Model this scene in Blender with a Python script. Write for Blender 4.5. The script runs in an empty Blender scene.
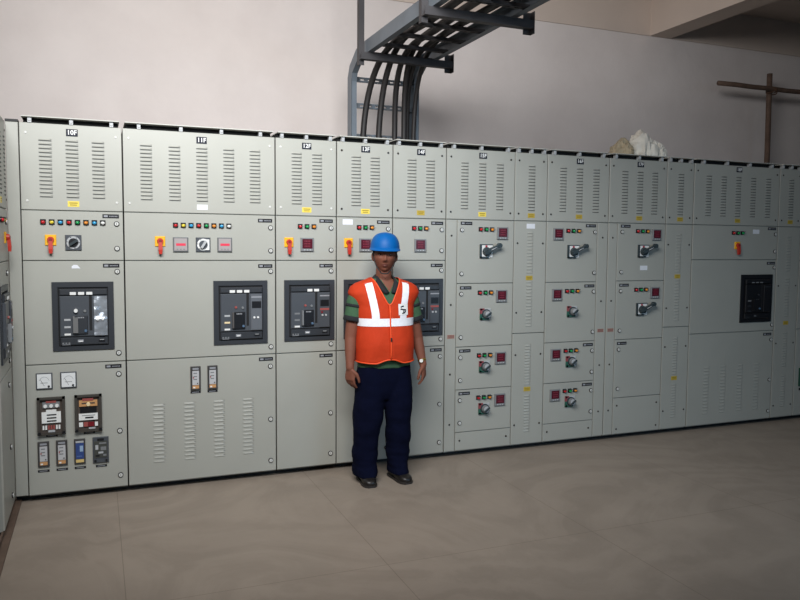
import bpy, bmesh, math, random
from mathutils import Vector, Matrix, noise
random.seed(7)
S = bpy.context.scene
COL = S.collection
PI = math.pi

# ------------------------------------------------------------------ materials
MATS = {}
def lin(c):
    return tuple(((v/255)/12.92 if v/255 <= .04045 else ((v/255+.055)/1.055)**2.4) for v in c)
def mat(name, rgb, rough=.5, metal=0, var=0.0, vscale=6, bump=0.0, bscale=60, emit=0, coat=0, spec=.5):
    if name in MATS: return MATS[name]
    m = bpy.data.materials.new(name); m.use_nodes = True
    nt = m.node_tree; b = nt.nodes['Principled BSDF']
    c = lin(rgb) + (1,)
    b.inputs['Base Color'].default_value = c
    b.inputs['Roughness'].default_value = rough
    b.inputs['Metallic'].default_value = metal
    b.inputs['Specular IOR Level'].default_value = spec
    if coat: b.inputs['Coat Weight'].default_value = coat
    if emit:
        b.inputs['Emission Color'].default_value = c; b.inputs['Emission Strength'].default_value = emit
    tc = nt.nodes.new('ShaderNodeTexCoord')
    if var:
        n = nt.nodes.new('ShaderNodeTexNoise'); n.inputs['Scale'].default_value = vscale; n.inputs['Detail'].default_value = 5
        nt.links.new(tc.outputs['Object'], n.inputs['Vector'])
        r = nt.nodes.new('ShaderNodeMapRange'); r.inputs[1].default_value = .3; r.inputs[2].default_value = .7
        r.inputs[3].default_value = 1-var; r.inputs[4].default_value = 1+var
        nt.links.new(n.outputs['Fac'], r.inputs[0])
        mx = nt.nodes.new('ShaderNodeVectorMath'); mx.operation = 'SCALE'; mx.inputs[0].default_value = c[:3]
        nt.links.new(r.outputs[0], mx.inputs['Scale']); nt.links.new(mx.outputs[0], b.inputs['Base Color'])
    if bump:
        n2 = nt.nodes.new('ShaderNodeTexNoise'); n2.inputs['Scale'].default_value = bscale; n2.inputs['Detail'].default_value = 4
        nt.links.new(tc.outputs['Object'], n2.inputs['Vector'])
        bp = nt.nodes.new('ShaderNodeBump'); bp.inputs['Strength'].default_value = bump; bp.inputs['Distance'].default_value = .01
        nt.links.new(n2.outputs['Fac'], bp.inputs['Height']); nt.links.new(bp.outputs[0], b.inputs['Normal'])
    MATS[name] = m; return m

PANEL = mat('panel_powder_coat', (168,168,160), .40, var=.03, vscale=2.5, bump=.03, bscale=220)
CARC = mat('carcass_paint', (150,152,146), .5, var=.03, vscale=2)
GAP = mat('gap_shade_black', (22,22,24), .8)  # flat black standing in for the shade inside gaps, recesses and slots
SLOT = mat('slot_shade', (104,106,103), .8)  # darker tone painting the shade inside the louvre openings
PLIN = mat('plinth_black', (26,26,28), .6, var=.2, vscale=12)
WHITE = mat('white_plastic', (232,232,230), .4)
STICK = mat('white_sticker', (226,228,234), .5)
YEL = mat('yellow_sticker', (232,208,84), .5)
OCHRE = mat('ochre_sticker', (190,164,62), .5)
NAVY = mat('nameplate_navy', (24,29,44), .55, spec=.25)
TAG = mat('tag_black', (26,27,32), .5, spec=.3)
TAGT = mat('tag_print', (150,152,158), .5)
RINGD = mat('lock_ring', (52,52,54), .35, metal=.4)
LOCKF = mat('lock_face', (212,212,208), .3)
SCRD = mat('screw_dark', (62,58,54), .4, metal=.5)
DARK = mat('charcoal_plastic', (52,55,60), .4)
DARK2 = mat('slate_plastic', (74,78,84), .38)
BLACK = mat('black_plastic', (26,27,31), .35)
MGREY = mat('mid_grey_plastic', (124,126,128), .4)
LGREY = mat('light_grey_plastic', (178,180,182), .4)
FOIL = mat('crinkled_film', (160,166,174), .28, metal=.45, var=.3, vscale=14, bump=.6, bscale=14)
REDH = mat('red_handle', (188,52,40), .4)
REDL = mat('red_lens', (196,36,42), .2); GRNL = mat('green_lens', (20,150,80), .2)
AMBL = mat('amber_lens', (226,140,50), .2); BLUL = mat('blue_lens', (60,160,210), .2)
YELL = mat('yellow_lens', (228,206,60), .2); WHTL = mat('white_lens', (226,226,222), .2)
MWIN = mat('meter_window', (84,30,42), .15); DIG = mat('display_red', (200,44,70), .5, emit=.25)
YELP = mat('yellow_plate', (240,180,38), .4)
GREENP = mat('green_plate', (40,92,78), .4)
HNDL = mat('handle_dark', (52,62,66), .35)
BROWN = mat('relay_brown', (76,66,60), .6)
ORNG = mat('relay_orange', (198,148,98), .5)
BLUEP = mat('relay_blue', (52,74,130), .4)
REDT = mat('terminal_red', (156,78,74), .5)
STEEL = mat('tray_steel', (104,112,120), .45, metal=.3, var=.12, vscale=5)
DSTEEL = mat('bracket_steel', (58,56,58), .55, metal=.2, var=.15, vscale=6)
CABLE = mat('cable_black', (30,27,27), .55)
RUST = mat('scaffold_wood', (98,78,66), .8, var=.25, vscale=14, bump=.3, bscale=40)
SACK = mat('sack_white', (218,214,204), .7, var=.12, vscale=16, bump=.4, bscale=30)
BUND = mat('bundle_beige', (168,156,132), .8, var=.2, vscale=20, bump=.4, bscale=40)
TRIMB = mat('channel_brown', (98,80,68), .7, var=.2, vscale=10)
REDTXT = mat('red_print', (128,70,62), .6)
GREENB = mat('dark_green_box', (32,74,58), .4)
SKIN = mat('skin_brown', (122,75,59), .6, spec=.3, var=.06, vscale=12)
HAIR = mat('hair_black', (22,18,17), .6)
EYEW = mat('eye_white', (214,206,198), .3); IRIS = mat('eye_iris', (34,22,18), .2)
LIP = mat('lip_brown', (112,64,56), .5)
SHIRT = mat('shirt_green', (58,92,64), .85, var=.08, vscale=30, bump=.3, bscale=25)
SHIRTD = mat('shirt_black', (26,28,32), .85)
VEST = mat('vest_orange', (192,58,26), .75, spec=.2, var=.05, vscale=18, bump=.35, bscale=18)
PIPE = mat('vest_piping', (240,84,36), .6)
REFL = mat('reflective_tape', (236,236,242), .35, var=.05, vscale=40)
TROU = mat('trouser_navy', (9,13,34), .95, spec=.08, var=.12, vscale=14, bump=.5, bscale=14)
SHOE = mat('shoe_black', (30,27,26), .4)
SOLE = mat('sole_dark', (44,40,38), .7)
HELM = mat('helmet_blue', (0,88,158), .5, spec=.25)
STRAP = mat('strap_black', (28,26,28), .7)
GOLD = mat('gold_metal', (214,176,96), .25, metal=.9)

def wall_mat():
    m = bpy.data.materials.new('wall_plaster'); m.use_nodes = True; nt = m.node_tree; b = nt.nodes['Principled BSDF']
    b.inputs['Roughness'].default_value = .85
    g = nt.nodes.new('ShaderNodeNewGeometry')
    n = nt.nodes.new('ShaderNodeTexNoise'); n.inputs['Scale'].default_value = .9; n.inputs['Detail'].default_value = 6; n.inputs['Roughness'].default_value = .6
    nt.links.new(g.outputs['Position'], n.inputs['Vector'])
    r = nt.nodes.new('ShaderNodeValToRGB')
    r.color_ramp.elements[0].position = .3; r.color_ramp.elements[0].color = lin((210,200,196)) + (1,)
    r.color_ramp.elements[1].position = .7; r.color_ramp.elements[1].color = lin((226,217,213)) + (1,)
    nt.links.new(n.outputs['Fac'], r.inputs[0]); nt.links.new(r.outputs[0], b.inputs['Base Color'])
    n2 = nt.nodes.new('ShaderNodeTexNoise'); n2.inputs['Scale'].default_value = 14; n2.inputs['Detail'].default_value = 5
    nt.links.new(g.outputs['Position'], n2.inputs['Vector'])
    bp = nt.nodes.new('ShaderNodeBump'); bp.inputs['Strength'].default_value = .12; bp.inputs['Distance'].default_value = .02
    nt.links.new(n2.outputs['Fac'], bp.inputs['Height']); nt.links.new(bp.outputs[0], b.inputs['Normal'])
    return m
WALL = wall_mat()
CEIL = mat('ceiling_paint', (206,190,178), .9, var=.04, vscale=2)

def floor_mat():
    m = bpy.data.materials.new('floor_concrete'); m.use_nodes = True; nt = m.node_tree; b = nt.nodes['Principled BSDF']
    N = nt.nodes.new; K = nt.links.new
    b.inputs['Roughness'].default_value = .6
    g = N('ShaderNodeNewGeometry')
    # sweeping trowel streaks: strongly distorted, stretched noise
    d = N('ShaderNodeTexNoise'); d.inputs['Scale'].default_value = .55; d.inputs['Detail'].default_value = 1.5
    K(g.outputs['Position'], d.inputs['Vector'])
    mp = N('ShaderNodeVectorMath'); mp.operation = 'MULTIPLY_ADD'; mp.inputs[1].default_value = (3.6,3.6,0)
    K(d.outputs['Color'], mp.inputs[0]); K(g.outputs['Position'], mp.inputs[2])
    w = N('ShaderNodeTexWave'); w.wave_type = 'RINGS'; w.inputs['Scale'].default_value = .8; w.inputs['Distortion'].default_value = 9
    w.inputs['Detail'].default_value = 5; w.inputs['Detail Scale'].default_value = 2.2; w.inputs['Detail Roughness'].default_value = .7
    K(mp.outputs[0], w.inputs['Vector'])
    n = N('ShaderNodeTexNoise'); n.inputs['Scale'].default_value = 1.6; n.inputs['Detail'].default_value = 8; n.inputs['Roughness'].default_value = .65
    K(g.outputs['Position'], n.inputs['Vector'])
    mx = N('ShaderNodeMix'); mx.inputs[0].default_value = .8
    K(w.outputs['Fac'], mx.inputs[2]); K(n.outputs['Fac'], mx.inputs[3])
    r = N('ShaderNodeValToRGB')
    e = r.color_ramp.elements; e[0].position = .25; e[0].color = lin((137,125,113)) + (1,); e[1].position = .68; e[1].color = lin((154,141,128)) + (1,)
    K(mx.outputs[0], r.inputs[0])
    # saw-cut joints every 1.285 m
    sx = N('ShaderNodeSeparateXYZ'); K(g.outputs['Position'], sx.inputs[0])
    acc = None
    for ax, off, per in (('X', .097, 1.285), ('Y', -1.69, 3.9)):
        a = N('ShaderNodeMath'); a.operation = 'SUBTRACT'; a.inputs[1].default_value = off - per/2; K(sx.outputs[ax], a.inputs[0])
        f = N('ShaderNodeMath'); f.operation = 'FLOORED_MODULO'; f.inputs[1].default_value = per; K(a.outputs[0], f.inputs[0])
        s = N('ShaderNodeMath'); s.operation = 'SUBTRACT'; s.inputs[1].default_value = per/2; K(f.outputs[0], s.inputs[0])
        ab = N('ShaderNodeMath'); ab.operation = 'ABSOLUTE'; K(s.outputs[0], ab.inputs[0])
        l = N('ShaderNodeMath'); l.operation = 'LESS_THAN'; l.inputs[1].default_value = .0022; K(ab.outputs[0], l.inputs[0])
        if acc is None: acc = l
        else:
            q = N('ShaderNodeMath'); q.operation = 'MAXIMUM'; K(acc.outputs[0], q.inputs[0]); K(l.outputs[0], q.inputs[1]); acc = q
    sc = N('ShaderNodeMath'); sc.operation = 'MULTIPLY'; sc.inputs[1].default_value = .5; K(acc.outputs[0], sc.inputs[0])
    m2 = N('ShaderNodeMix'); m2.data_type = 'RGBA'; K(sc.outputs[0], m2.inputs[0]); K(r.outputs[0], m2.inputs[6]); m2.inputs[7].default_value = lin((96,82,72)) + (1,)
    K(m2.outputs[2], b.inputs['Base Color'])
    bp = N('ShaderNodeBump'); bp.inputs['Strength'].default_value = .15; bp.inputs['Distance'].default_value = .01
    K(n.outputs['Fac'], bp.inputs['Height']); K(bp.outputs[0], b.inputs['Normal'])
    return m
FLOOR = floor_mat()

# ------------------------------------------------------------------ mesh builder
class MB:
    def __init__(s): s.v = []; s.f = []; s.m = []; s.mats = []; s.sm = []
    def mi(s, m):
        if m not in s.mats: s.mats.append(m)
        return s.mats.index(m)
    def add(s, vs, fs, m, smooth=False):
        o = len(s.v); k = s.mi(m); s.v += [tuple(p) for p in vs]
        for f in fs: s.f.append([i+o for i in f]); s.m.append(k); s.sm.append(smooth)
        return s
    def box(s, x0, x1, y0, y1, z0, z1, m):
        vs = [(x0,y0,z0),(x1,y0,z0),(x1,y1,z0),(x0,y1,z0),(x0,y0,z1),(x1,y0,z1),(x1,y1,z1),(x0,y1,z1)]
        return s.add(vs, [(3,2,1,0),(4,5,6,7),(0,1,5,4),(1,2,6,5),(2,3,7,6),(3,0,4,7)], m)
    def plate(s, x0, x1, z0, z1, yf, yb, m, c=.003):
        """a sheet facing -y with chamfered front edges"""
        vs = []
        for (ix, y) in ((c, yf), (0, yf+c), (0, yb)):
            vs += [(x0+ix,y,z0+ix),(x1-ix,y,z0+ix),(x1-ix,y,z1-ix),(x0+ix,y,z1-ix)]
        fs = [(0,1,2,3)]
        for a in (0,4):
            for i in range(4):
                j = (i+1) % 4; fs.append((a+i, a+4+i, a+4+j, a+j))
        fs.append((11,10,9,8))
        return s.add(vs, fs, m)
    def cyl(s, p0, p1, r0, r1, m, n=16, caps=True, smooth=True):
        p0, p1 = Vector(p0), Vector(p1); d = (p1-p0).normalized()
        a = d.orthogonal().normalized(); b = d.cross(a)
        vs = [p0+(a*math.cos(2*PI*i/n)+b*math.sin(2*PI*i/n))*r0 for i in range(n)] + [p1+(a*math.cos(2*PI*i/n)+b*math.sin(2*PI*i/n))*r1 for i in range(n)]
        s.add(vs, [(i,(i+1) % n,n+(i+1) % n,n+i) for i in range(n)], m, smooth)
        if caps: s.add(vs[:n], [tuple(range(n))[::-1]], m); s.add(vs[n:], [tuple(range(n))], m)
        return s
    def tube(s, pts, rad, m, n=12, closed=False, flat=None):
        """swept tube; rad number or list; flat=(a,b) scales the section"""
        pts = [Vector(p) for p in pts]; k = len(pts); vs = []
        prev = None
        for i, p in enumerate(pts):
            if closed: t = pts[(i+1) % k]-pts[i-1]
            else: t = pts[min(i+1,k-1)]-pts[max(i-1,0)]
            t.normalize()
            if prev is None: a = t.orthogonal().normalized()
            else: a = (prev-t*prev.dot(t)).normalized()
            prev = a; b = t.cross(a); r = rad[i] if isinstance(rad,(list,tuple)) else rad
            for j in range(n):
                th = 2*PI*j/n; vs.append(p+(a*math.cos(th)+b*math.sin(th))*r)
        fs = []
        for i in range(k if closed else k-1):
            for j in range(n):
                i2 = (i+1) % k; fs.append((i*n+j,i*n+(j+1) % n,i2*n+(j+1) % n,i2*n+j))
        if not closed: fs += [tuple(range(n))[::-1], tuple(range((k-1)*n,k*n))]
        return s.add(vs, fs, m, True)
    def rings(s, rings, m, cap=True, smooth=True):
        n = len(rings[0]); vs = [p for r in rings for p in r]; fs = []
        for i in range(len(rings)-1):
            for j in range(n): fs.append((i*n+j,i*n+(j+1) % n,(i+1)*n+(j+1) % n,(i+1)*n+j))
        if cap: fs += [tuple(range(n))[::-1], tuple(range((len(rings)-1)*n,len(rings)*n))]
        return s.add(vs, fs, m, smooth)
    def grid(s, P, m, smooth=True):
        r, c = len(P), len(P[0]); vs = [p for row in P for p in row]
        return s.add(vs, [(i*c+j,i*c+j+1,(i+1)*c+j+1,(i+1)*c+j) for i in range(r-1) for j in range(c-1)], m, smooth)
    def ball(s, c, r, m, nu=16, nv=10, sc=(1,1,1)):
        R = []
        for i in range(1,nv):
            ph = -PI/2+PI*i/nv
            R.append([(c[0]+r*sc[0]*math.cos(ph)*math.cos(2*PI*j/nu), c[1]+r*sc[1]*math.cos(ph)*math.sin(2*PI*j/nu), c[2]+r*sc[2]*math.sin(ph)) for j in range(nu)])
        return s.rings(R, m)
    def mesh(s, name):
        me = bpy.data.meshes.new(name); me.from_pydata(s.v, [], s.f)
        for m in s.mats: me.materials.append(m)
        for p, k, sm in zip(me.polygons, s.m, s.sm): p.material_index = k; p.use_smooth = sm
        me.update(); return me
    def obj(s, name, parent=None, loc=None):
        o = bpy.data.objects.new(name, s.mesh(name)); COL.objects.link(o)
        bm = bmesh.new(); bm.from_mesh(o.data); bmesh.ops.recalc_face_normals(bm, faces=bm.faces); bm.to_mesh(o.data); bm.free()
        if parent: o.parent = parent
        if loc: o.location = loc
        return o

def tag(o, label, cat, group=None):
    o['label'] = label; o['category'] = cat
    if group: o['group'] = group
    return o
def thing(name, label, cat, loc, rz=0, group=None):
    o = bpy.data.objects.new(name, None); COL.objects.link(o); o.location = loc; o.rotation_euler = (0,0,rz)
    o.empty_display_size = .1
    return tag(o, label, cat, group)
def struct(name, mb):
    o = mb.obj(name); o['kind'] = 'structure'; return o
def place(me, name, parent, x, z, y=0, label=None):
    o = bpy.data.objects.new(name, me); COL.objects.link(o); o.parent = parent; o.location = (x,y,z)
    if label: o['label'] = label
    return o
def fixed(mb, name):
    me = mb.mesh(name); bm = bmesh.new(); bm.from_mesh(me); bmesh.ops.recalc_face_normals(bm, faces=bm.faces); bm.to_mesh(me); bm.free(); return me

# ------------------------------------------------------------------ camera
CX, CY, CZ = 0, -5.2556, 1.7026
yaw, pit, rol, F = .3839, -.0720, .0074, 751.59
fw = Vector((math.sin(yaw)*math.cos(pit), math.cos(yaw)*math.cos(pit), math.sin(pit)))
rt = Vector((math.cos(yaw), -math.sin(yaw), 0)); up = rt.cross(fw)
r2 = rt*math.cos(rol)+up*math.sin(rol); u2 = -rt*math.sin(rol)+up*math.cos(rol)
cam = bpy.data.cameras.new('camera'); cam.sensor_width = 36; cam.lens = F*36/800; cam.clip_start = .05
co = bpy.data.objects.new('camera', cam); COL.objects.link(co)
co.matrix_world = Matrix(((r2.x,u2.x,-fw.x,CX),(r2.y,u2.y,-fw.y,CY),(r2.z,u2.z,-fw.z,CZ),(0,0,0,1)))
S.camera = co

# ------------------------------------------------------------------ setting
WY = 1.6; BZ = 4.035; CLZ = 4.42; X0, X1, Y0 = -3.2, 10.5, -8.0
FZ = .038                                                                 # floor level
struct('floor', MB().box(X0,X1,Y0,WY+.25,-.12,FZ,FLOOR))
struct('wall_back', MB().box(X0,X1,WY,WY+.25,0,CLZ,WALL))
struct('wall_left', MB().box(X0-.25,X0,Y0,WY+.25,0,CLZ,WALL))
struct('ceiling', MB().box(X0-.25,X1,Y0,WY+.25,CLZ,CLZ+.2,CEIL))
struct('trim_1', MB().box(X0,X1,WY-.015,WY,BZ,CLZ,CEIL))                 # wall-top beam
struct('trim_2', MB().box(5.72,6.0,Y0,WY-.015,BZ,CLZ,CEIL))              # cross beam

# ------------------------------------------------------------------ small devices (shared meshes)
def lamp_mesh(lens, name):
    b = MB()
    b.box(-.0165,.0165,-.004,0,-.0165,.0175,TAG)
    b.cyl((0,-.004,0),(0,-.010,0),.0150,.0145,BLACK,16)
    R = []
    for r, y in ((.0128,-.010),(.0126,-.016),(.0105,-.0215),(.006,-.0245),(.001,-.0252)):
        R.append([(r*math.cos(2*PI*i/16),y,r*math.sin(2*PI*i/16)) for i in range(16)])
    b.rings(R, lens)
    b.box(-.0135,.0135,-.028,-.010,.0100,.0142,BLACK)                     # hood over the lens
    return fixed(b, name)
LAMP = {k: lamp_mesh(m, 'indicator_lamp') for k, m in dict(R=REDL,G=GRNL,A=AMBL,B=BLUL,Y=YELL,W=WHTL).items()}
LNAME = dict(R='red indicator lamp',G='green indicator lamp',A='amber indicator lamp',B='blue indicator lamp',Y='yellow indicator lamp',W='white indicator lamp')
b = MB(); b.cyl((0,0,0),(0,-.006,0),.0175,.0170,RINGD,20); b.cyl((0,-.006,0),(0,-.010,0),.0125,.0118,LOCKF,20); b.box(-.0015,.0015,-.0108,-.009,-.007,.007,SCRD)
LOCK = fixed(b,'door_lock')
def screw_mesh(m):
    b = MB(); b.cyl((0,0,0),(0,-.004,0),.0085,.006,m,12); return fixed(b,'screw')
SCRW = screw_mesh(LOCKF); SCRK = screw_mesh(SCRD)
b = MB(); b.plate(-.05,.05,-.0125,.0125,-.003,0,TAG,.001)
b.box(-.042,-.018,-.0036,-.003,-.006,.006,TAGT)
for k in range(6): b.box(-.008+k*.0085,-.003+k*.0085,-.0036,-.003,-.004,.003,TAGT)
TAGM = fixed(b,'tag_plate')
b = MB(); b.plate(-.034,.034,-.0075,.0075,-.003,0,TAG,.001); b.box(-.024,.022,-.0036,-.003,-.002,.002,TAGT)
TAGS = fixed(b,'tag_plate')
def sticker(m, w, h, name):
    b = MB(); b.box(-w/2,w/2,-.0012,0,-h/2,h/2,m)
    if m in (YEL,OCHRE):
        b.box(-w*.36,w*.36,-.0018,-.0012,h*.08,h*.26,mat('sticker_print',(150,126,44),.6)); b.box(-w*.3,w*.3,-.0018,-.0012,-h*.26,-h*.1,MATS['sticker_print'])
    return fixed(b,name)
STY = sticker(YEL,.068,.036,'caution_sticker'); STO = sticker(OCHRE,.064,.036,'caution_sticker')
STW = sticker(STICK,.070,.034,'sticker'); STW2 = sticker(STICK,.078,.039,'sticker')
b = MB(); b.box(-.034,.034,-.0012,0,-.017,.017,mat('pale_red_label',(176,158,146),.6))
for z in (.009,0,-.009): b.box(-.029,.029,-.0018,-.0012,z-.003,z+.003,REDTXT)
STR = fixed(b,'warning_label')
def meter_mesh():
    b = MB()
    b.plate(-.048,.048,-.049,.049,-.014,0,MGREY,.004)
    b.box(-.037,.037,-.0155,-.014,-.028,.040,MWIN)
    for z in (.024,.006,-.012):
        for k in range(4): b.box(-.022+k*.0115,-.0145+k*.0115,-.0163,-.0155,z-.005,z+.006,mat('display_dim',(122,36,52),.4))
    for k in range(3): b.box(-.026+k*.021,-.016+k*.021,-.0165,-.014,-.042,-.034,LGREY)
    return fixed(b,'digital_meter')
METER = meter_mesh()
def meter_pale():
    b = MB(); b.plate(-.049,.049,-.049,.049,-.014,0,mat('meter_frame',(112,114,116),.4),.004)
    b.box(-.041,.041,-.0155,-.014,-.040,.041,mat('meter_pale_face',(168,160,160),.12))
    b.box(-.03,.032,-.0163,-.0155,-.008,.008,DIG)
    for k in range(3): b.box(-.026+k*.021,-.016+k*.021,-.0165,-.0155,-.035,-.028,MGREY)
    return fixed(b,'digital_meter')
METERP = meter_pale()
b = MB(); b.plate(-.048,.048,-.052,.052,-.012,0,DARK2,.003); b.box(-.041,.041,-.0135,-.012,-.044,.046,mat('meter_white_face',(226,228,228),.2))
arc = [( .034*math.cos(t), -.0145, -.022+.05*math.sin(t)) for t in [PI*.18+PI*.64*i/10 for i in range(11)]]
b.tube(arc,.0008,MGREY,6); b.box(-.022,.02,-.0142,-.0135,-.012,-.009,MGREY); b.tube([(.0,-.0147,-.03),(-.022,-.0147,.012)],.0009,TAG,6); b.cyl((.026,-.0135,-.034),(.026,-.018,-.034),.007,.006,TAG,12)
AMM = fixed(b,'analogue_meter')
def mains_switch():
    b = MB(); b.plate(-.033,.033,-.034,.034,-.008,0,YELP,.004)
    b.cyl((0,-.008,.002),(0,-.026,.002),.021,.018,REDH,20); b.cyl((0,-.026,.002),(0,-.030,.002),.010,.009,mat('red_dark',(128,34,30),.5),16)
    b.rings([[(-.012,-.012,-.006),(.012,-.012,-.006),(.012,-.030,-.006),(-.012,-.030,-.006)],[(-.013,-.014,-.055),(.013,-.014,-.055),(.013,-.034,-.055),(-.013,-.034,-.055)],[(-.010,-.016,-.084),(.010,-.016,-.084),(.010,-.032,-.084),(-.010,-.032,-.084)]],REDH,smooth=False)
    return fixed(b,'isolator_switch')
YSW = mains_switch()
def selector(white):
    b = MB(); b.plate(-.048,.048,-.049,.049,-.010,0,DARK2,.003)
    b.cyl((0,-.010,0),(0,-.014,0),.041,.040,LGREY if not white else WHITE,28)
    b.cyl((0,-.014,0),(0,-.022,0),.029,.027,BLACK if not white else DARK2,24)
    a = .6 if not white else 1.0
    d = Vector((math.cos(a),0,math.sin(a))); p = Vector((-d.z,0,d.x))
    q = [d*.032+p*.008, d*.032-p*.008, -d*.028-p*.008, -d*.028+p*.008]
    b.rings([[Vector((v.x,-.022,v.z)) for v in q],[Vector((v.x*.92,-.040,v.z*.92)) for v in q]],HNDL if not white else LGREY,smooth=False)
    if white: b.box(.006,.040,-.0155,-.014,-.036,.036,WHITE)
    for t in range(6): b.box(-.002+.036*math.cos(t)-.003,.036*math.cos(t)+.003,-.0148,-.014,.036*math.sin(t)-.002,.036*math.sin(t)+.002,TAG)
    return fixed(b,'selector_switch')
SEL = selector(False); SELW = selector(True)
def rotary_big():
    b = MB(); b.plate(-.056,.056,-.052,.052,-.010,0,WHITE,.003)
    b.box(-.058,-.044,-.014,0,-.054,.054,HNDL); b.box(-.058,.020,-.014,0,-.055,-.043,HNDL); b.box(-.050,.056,-.012,0,.047,.054,HNDL)
    b.box(-.012,.006,-.0125,-.010,.033,.045,mat('small_red_mark',(176,60,70),.5))
    b.cyl((.0,-.010,-.004),(.0,-.034,-.004),.037,.031,HNDL,24)
    d = Vector((.90,0,.42)).normalized(); p = Vector((-d.z,0,d.x)); R = []
    for t, w, y0, y1 in ((-.034,.014,-.030,-.046),(0,.018,-.032,-.054),(.06,.013,-.036,-.058),(.095,.013,-.038,-.058)):
        c = d*t; R.append([(c.x-p.x*w,y0,c.z-p.z*w),(c.x+p.x*w,y0,c.z+p.z*w),(c.x+p.x*w*.8,y1,c.z+p.z*w*.8),(c.x-p.x*w*.8,y1,c.z-p.z*w*.8)])
    b.rings(R,HNDL,smooth=False)
    c = d*.106; b.cyl((c.x,-.030,c.z),(c.x,-.060,c.z),.020,.018,HNDL,18)
    c0 = d*.02; c1 = d*.07
    b.tube([(c0.x,-.0575,c0.z),(c1.x,-.0605,c1.z)],.0035,LGREY,6)
    return fixed(b,'rotary_switch')
ROTB = rotary_big()
def rotary_small():
    b = MB(); b.plate(-.048,.048,-.044,.044,-.010,0,LGREY,.003)
    b.box(-.049,-.030,-.013,0,.002,.045,mat('dull_red_plate',(140,66,72),.45)); b.box(-.049,-.012,-.013,0,.030,.045,MATS['dull_red_plate'])
    b.box(-.049,-.030,-.013,0,-.045,.002,GREENP); b.box(-.049,.030,-.013,0,-.045,-.030,GREENP)
    b.cyl((.004,-.010,0),(.004,-.022,0),.040,.038,HNDL,24); b.cyl((.004,-.022,0),(.004,-.046,0),.031,.027,MGREY,22)
    b.cyl((.004,-.046,0),(.004,-.049,0),.024,.023,LGREY,22)
    d = Vector((.8,0,.6)); p = Vector((-d.z,0,d.x)); q = [d*.026+p*.006, d*.026-p*.006, -d*.026-p*.006, -d*.026+p*.006]
    b.rings([[Vector((v.x+.004,-.049,v.z)) for v in q],[Vector((v.x+.004,-.062,v.z)) for v in q]],HNDL,smooth=False)
    return fixed(b,'rotary_switch')
ROTS = rotary_small()
# protection relays
def relay(kind):
    b = MB(); w, h = .082, .121
    for (x0,x1,z0,z1) in ((-w,-w+.016,-h,h),(w-.016,w,-h,h),(-w,w,h-.014,h),(-w,w,-h,-h+.012)): b.box(x0,x1,-.026,0,z0,z1,mat('relay_frame',(66,62,57),.5))
    b.box(-w+.01,w-.01,-.006,0,-h+.01,h-.01,BROWN)
    for sx in (-1,1): b.cyl((sx*(w-.01),-.026,-h+.012),(sx*(w-.01),-.036,-h+.012),.011,.010,BLACK,14)
    if kind == 1:
        b.box(-.05,.05,-.014,-.006,.052,.090,MGREY); b.box(-.03,.03,-.016,-.006,.085,.098,REDT)
        for k in (-1,0,1): b.cyl((k*.034,-.014,.064),(k*.034,-.022,.064),.012,.010,WHITE,14)
        b.box(-.056,.056,-.018,-.006,-.045,.026,WHITE); b.box(-.03,.03,-.018,-.006,.026,.040,WHITE)
        for z in (.008,-.012,-.032): b.box(-.026,.03,-.0195,-.018,z-.004,z+.004,BLACK)
        for k in range(7): b.box(-.052+k*.0155,-.042+k*.0155,-.016,-.006,-.088,-.062,WHITE if k in (0,1,5,6) else REDT)
        b.box(-.02,.02,-.014,-.006,-.106,-.092,LGREY)
    else:
        b.box(-.055,.055,-.014,-.006,.045,.085,ORNG); b.box(-.035,.03,-.017,-.006,.082,.098,REDT); b.cyl((0,-.014,.058),(0,-.022,.058),.014,.011,mat('cream',(236,214,170),.4),14)
        b.box(-.04,.04,-.0165,-.014,.062,.07,BROWN)
        b.box(-.05,.05,-.012,-.006,.0,.038,BLACK)
        b.box(-.058,.056,-.018,-.006,-.045,-.002,WHITE); b.box(-.02,.03,-.0195,-.018,-.034,-.024,BLACK); b.box(-.04,.04,-.0195,-.018,-.016,-.012,MGREY)
        b.box(-.058,-.034,-.016,-.006,-.088,-.060,WHITE); b.box(-.030,-.004,-.016,-.006,-.088,-.060,REDT); b.box(-.002,.034,-.016,-.006,-.088,-.060,mat('deep_red',(120,24,34),.4)); b.box(.038,.056,-.016,-.006,-.088,-.062,WHITE)
        b.box(.0,.04,-.014,-.006,-.106,-.096,LGREY)
    return fixed(b,'protection_relay')
REL1, REL2 = relay(1), relay(2)
def slim(kind):
    b = MB(); w, h = .0335, .082
    b.plate(-w,w,-h,h,-.014,0,mat('slim_frame',(66,64,64),.4),.003)
    if kind == 'pale':
        b.box(-.022,.022,-.0155,-.014,-.045,.052,mat('slim_face',(190,190,192),.35)); b.box(-.022,.022,-.0155,-.014,-.070,-.048,ORNG)
        b.box(-.018,-.004,-.0165,-.0155,-.067,-.058,WHITE)
        b.box(-.02,.02,-.0155,-.014,.060,.072,TAGT)
        for z in (.036,.014,-.006): b.box(-.015,.009,-.0165,-.0155,z-.004,z+.003,MGREY)
        b.box(-.018,-.011,-.0168,-.0155,.0,.012,REDT); b.cyl((.012,-.0155,-.034),(.012,-.019,-.034),.004,.004,BLACK,10)
    else:
        b.box(-.024,.024,-.0155,-.014,-.048,.056,BLUEP); b.box(-.024,.024,-.0155,-.014,.058,.070,LGREY); b.box(-.024,.024,-.0155,-.014,-.072,-.052,mat('sand',(214,186,120),.5))
        b.box(.0,.020,-.0168,-.0155,.0,.038,mat('pale_blue',(150,176,206),.4)); b.box(-.02,.012,-.0168,-.0155,-.034,-.028,mat('mid_blue',(86,110,164),.4))
    return fixed(b,'slim_relay')
SLIM, SLIMB = slim('pale'), slim('blue')
b = MB(); b.plate(-.049,.049,-.086,.086,-.012,0,DARK2,.003); b.box(-.04,.04,-.016,-.012,-.05,.06,mat('dim_olive',(70,72,68),.4))
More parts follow.
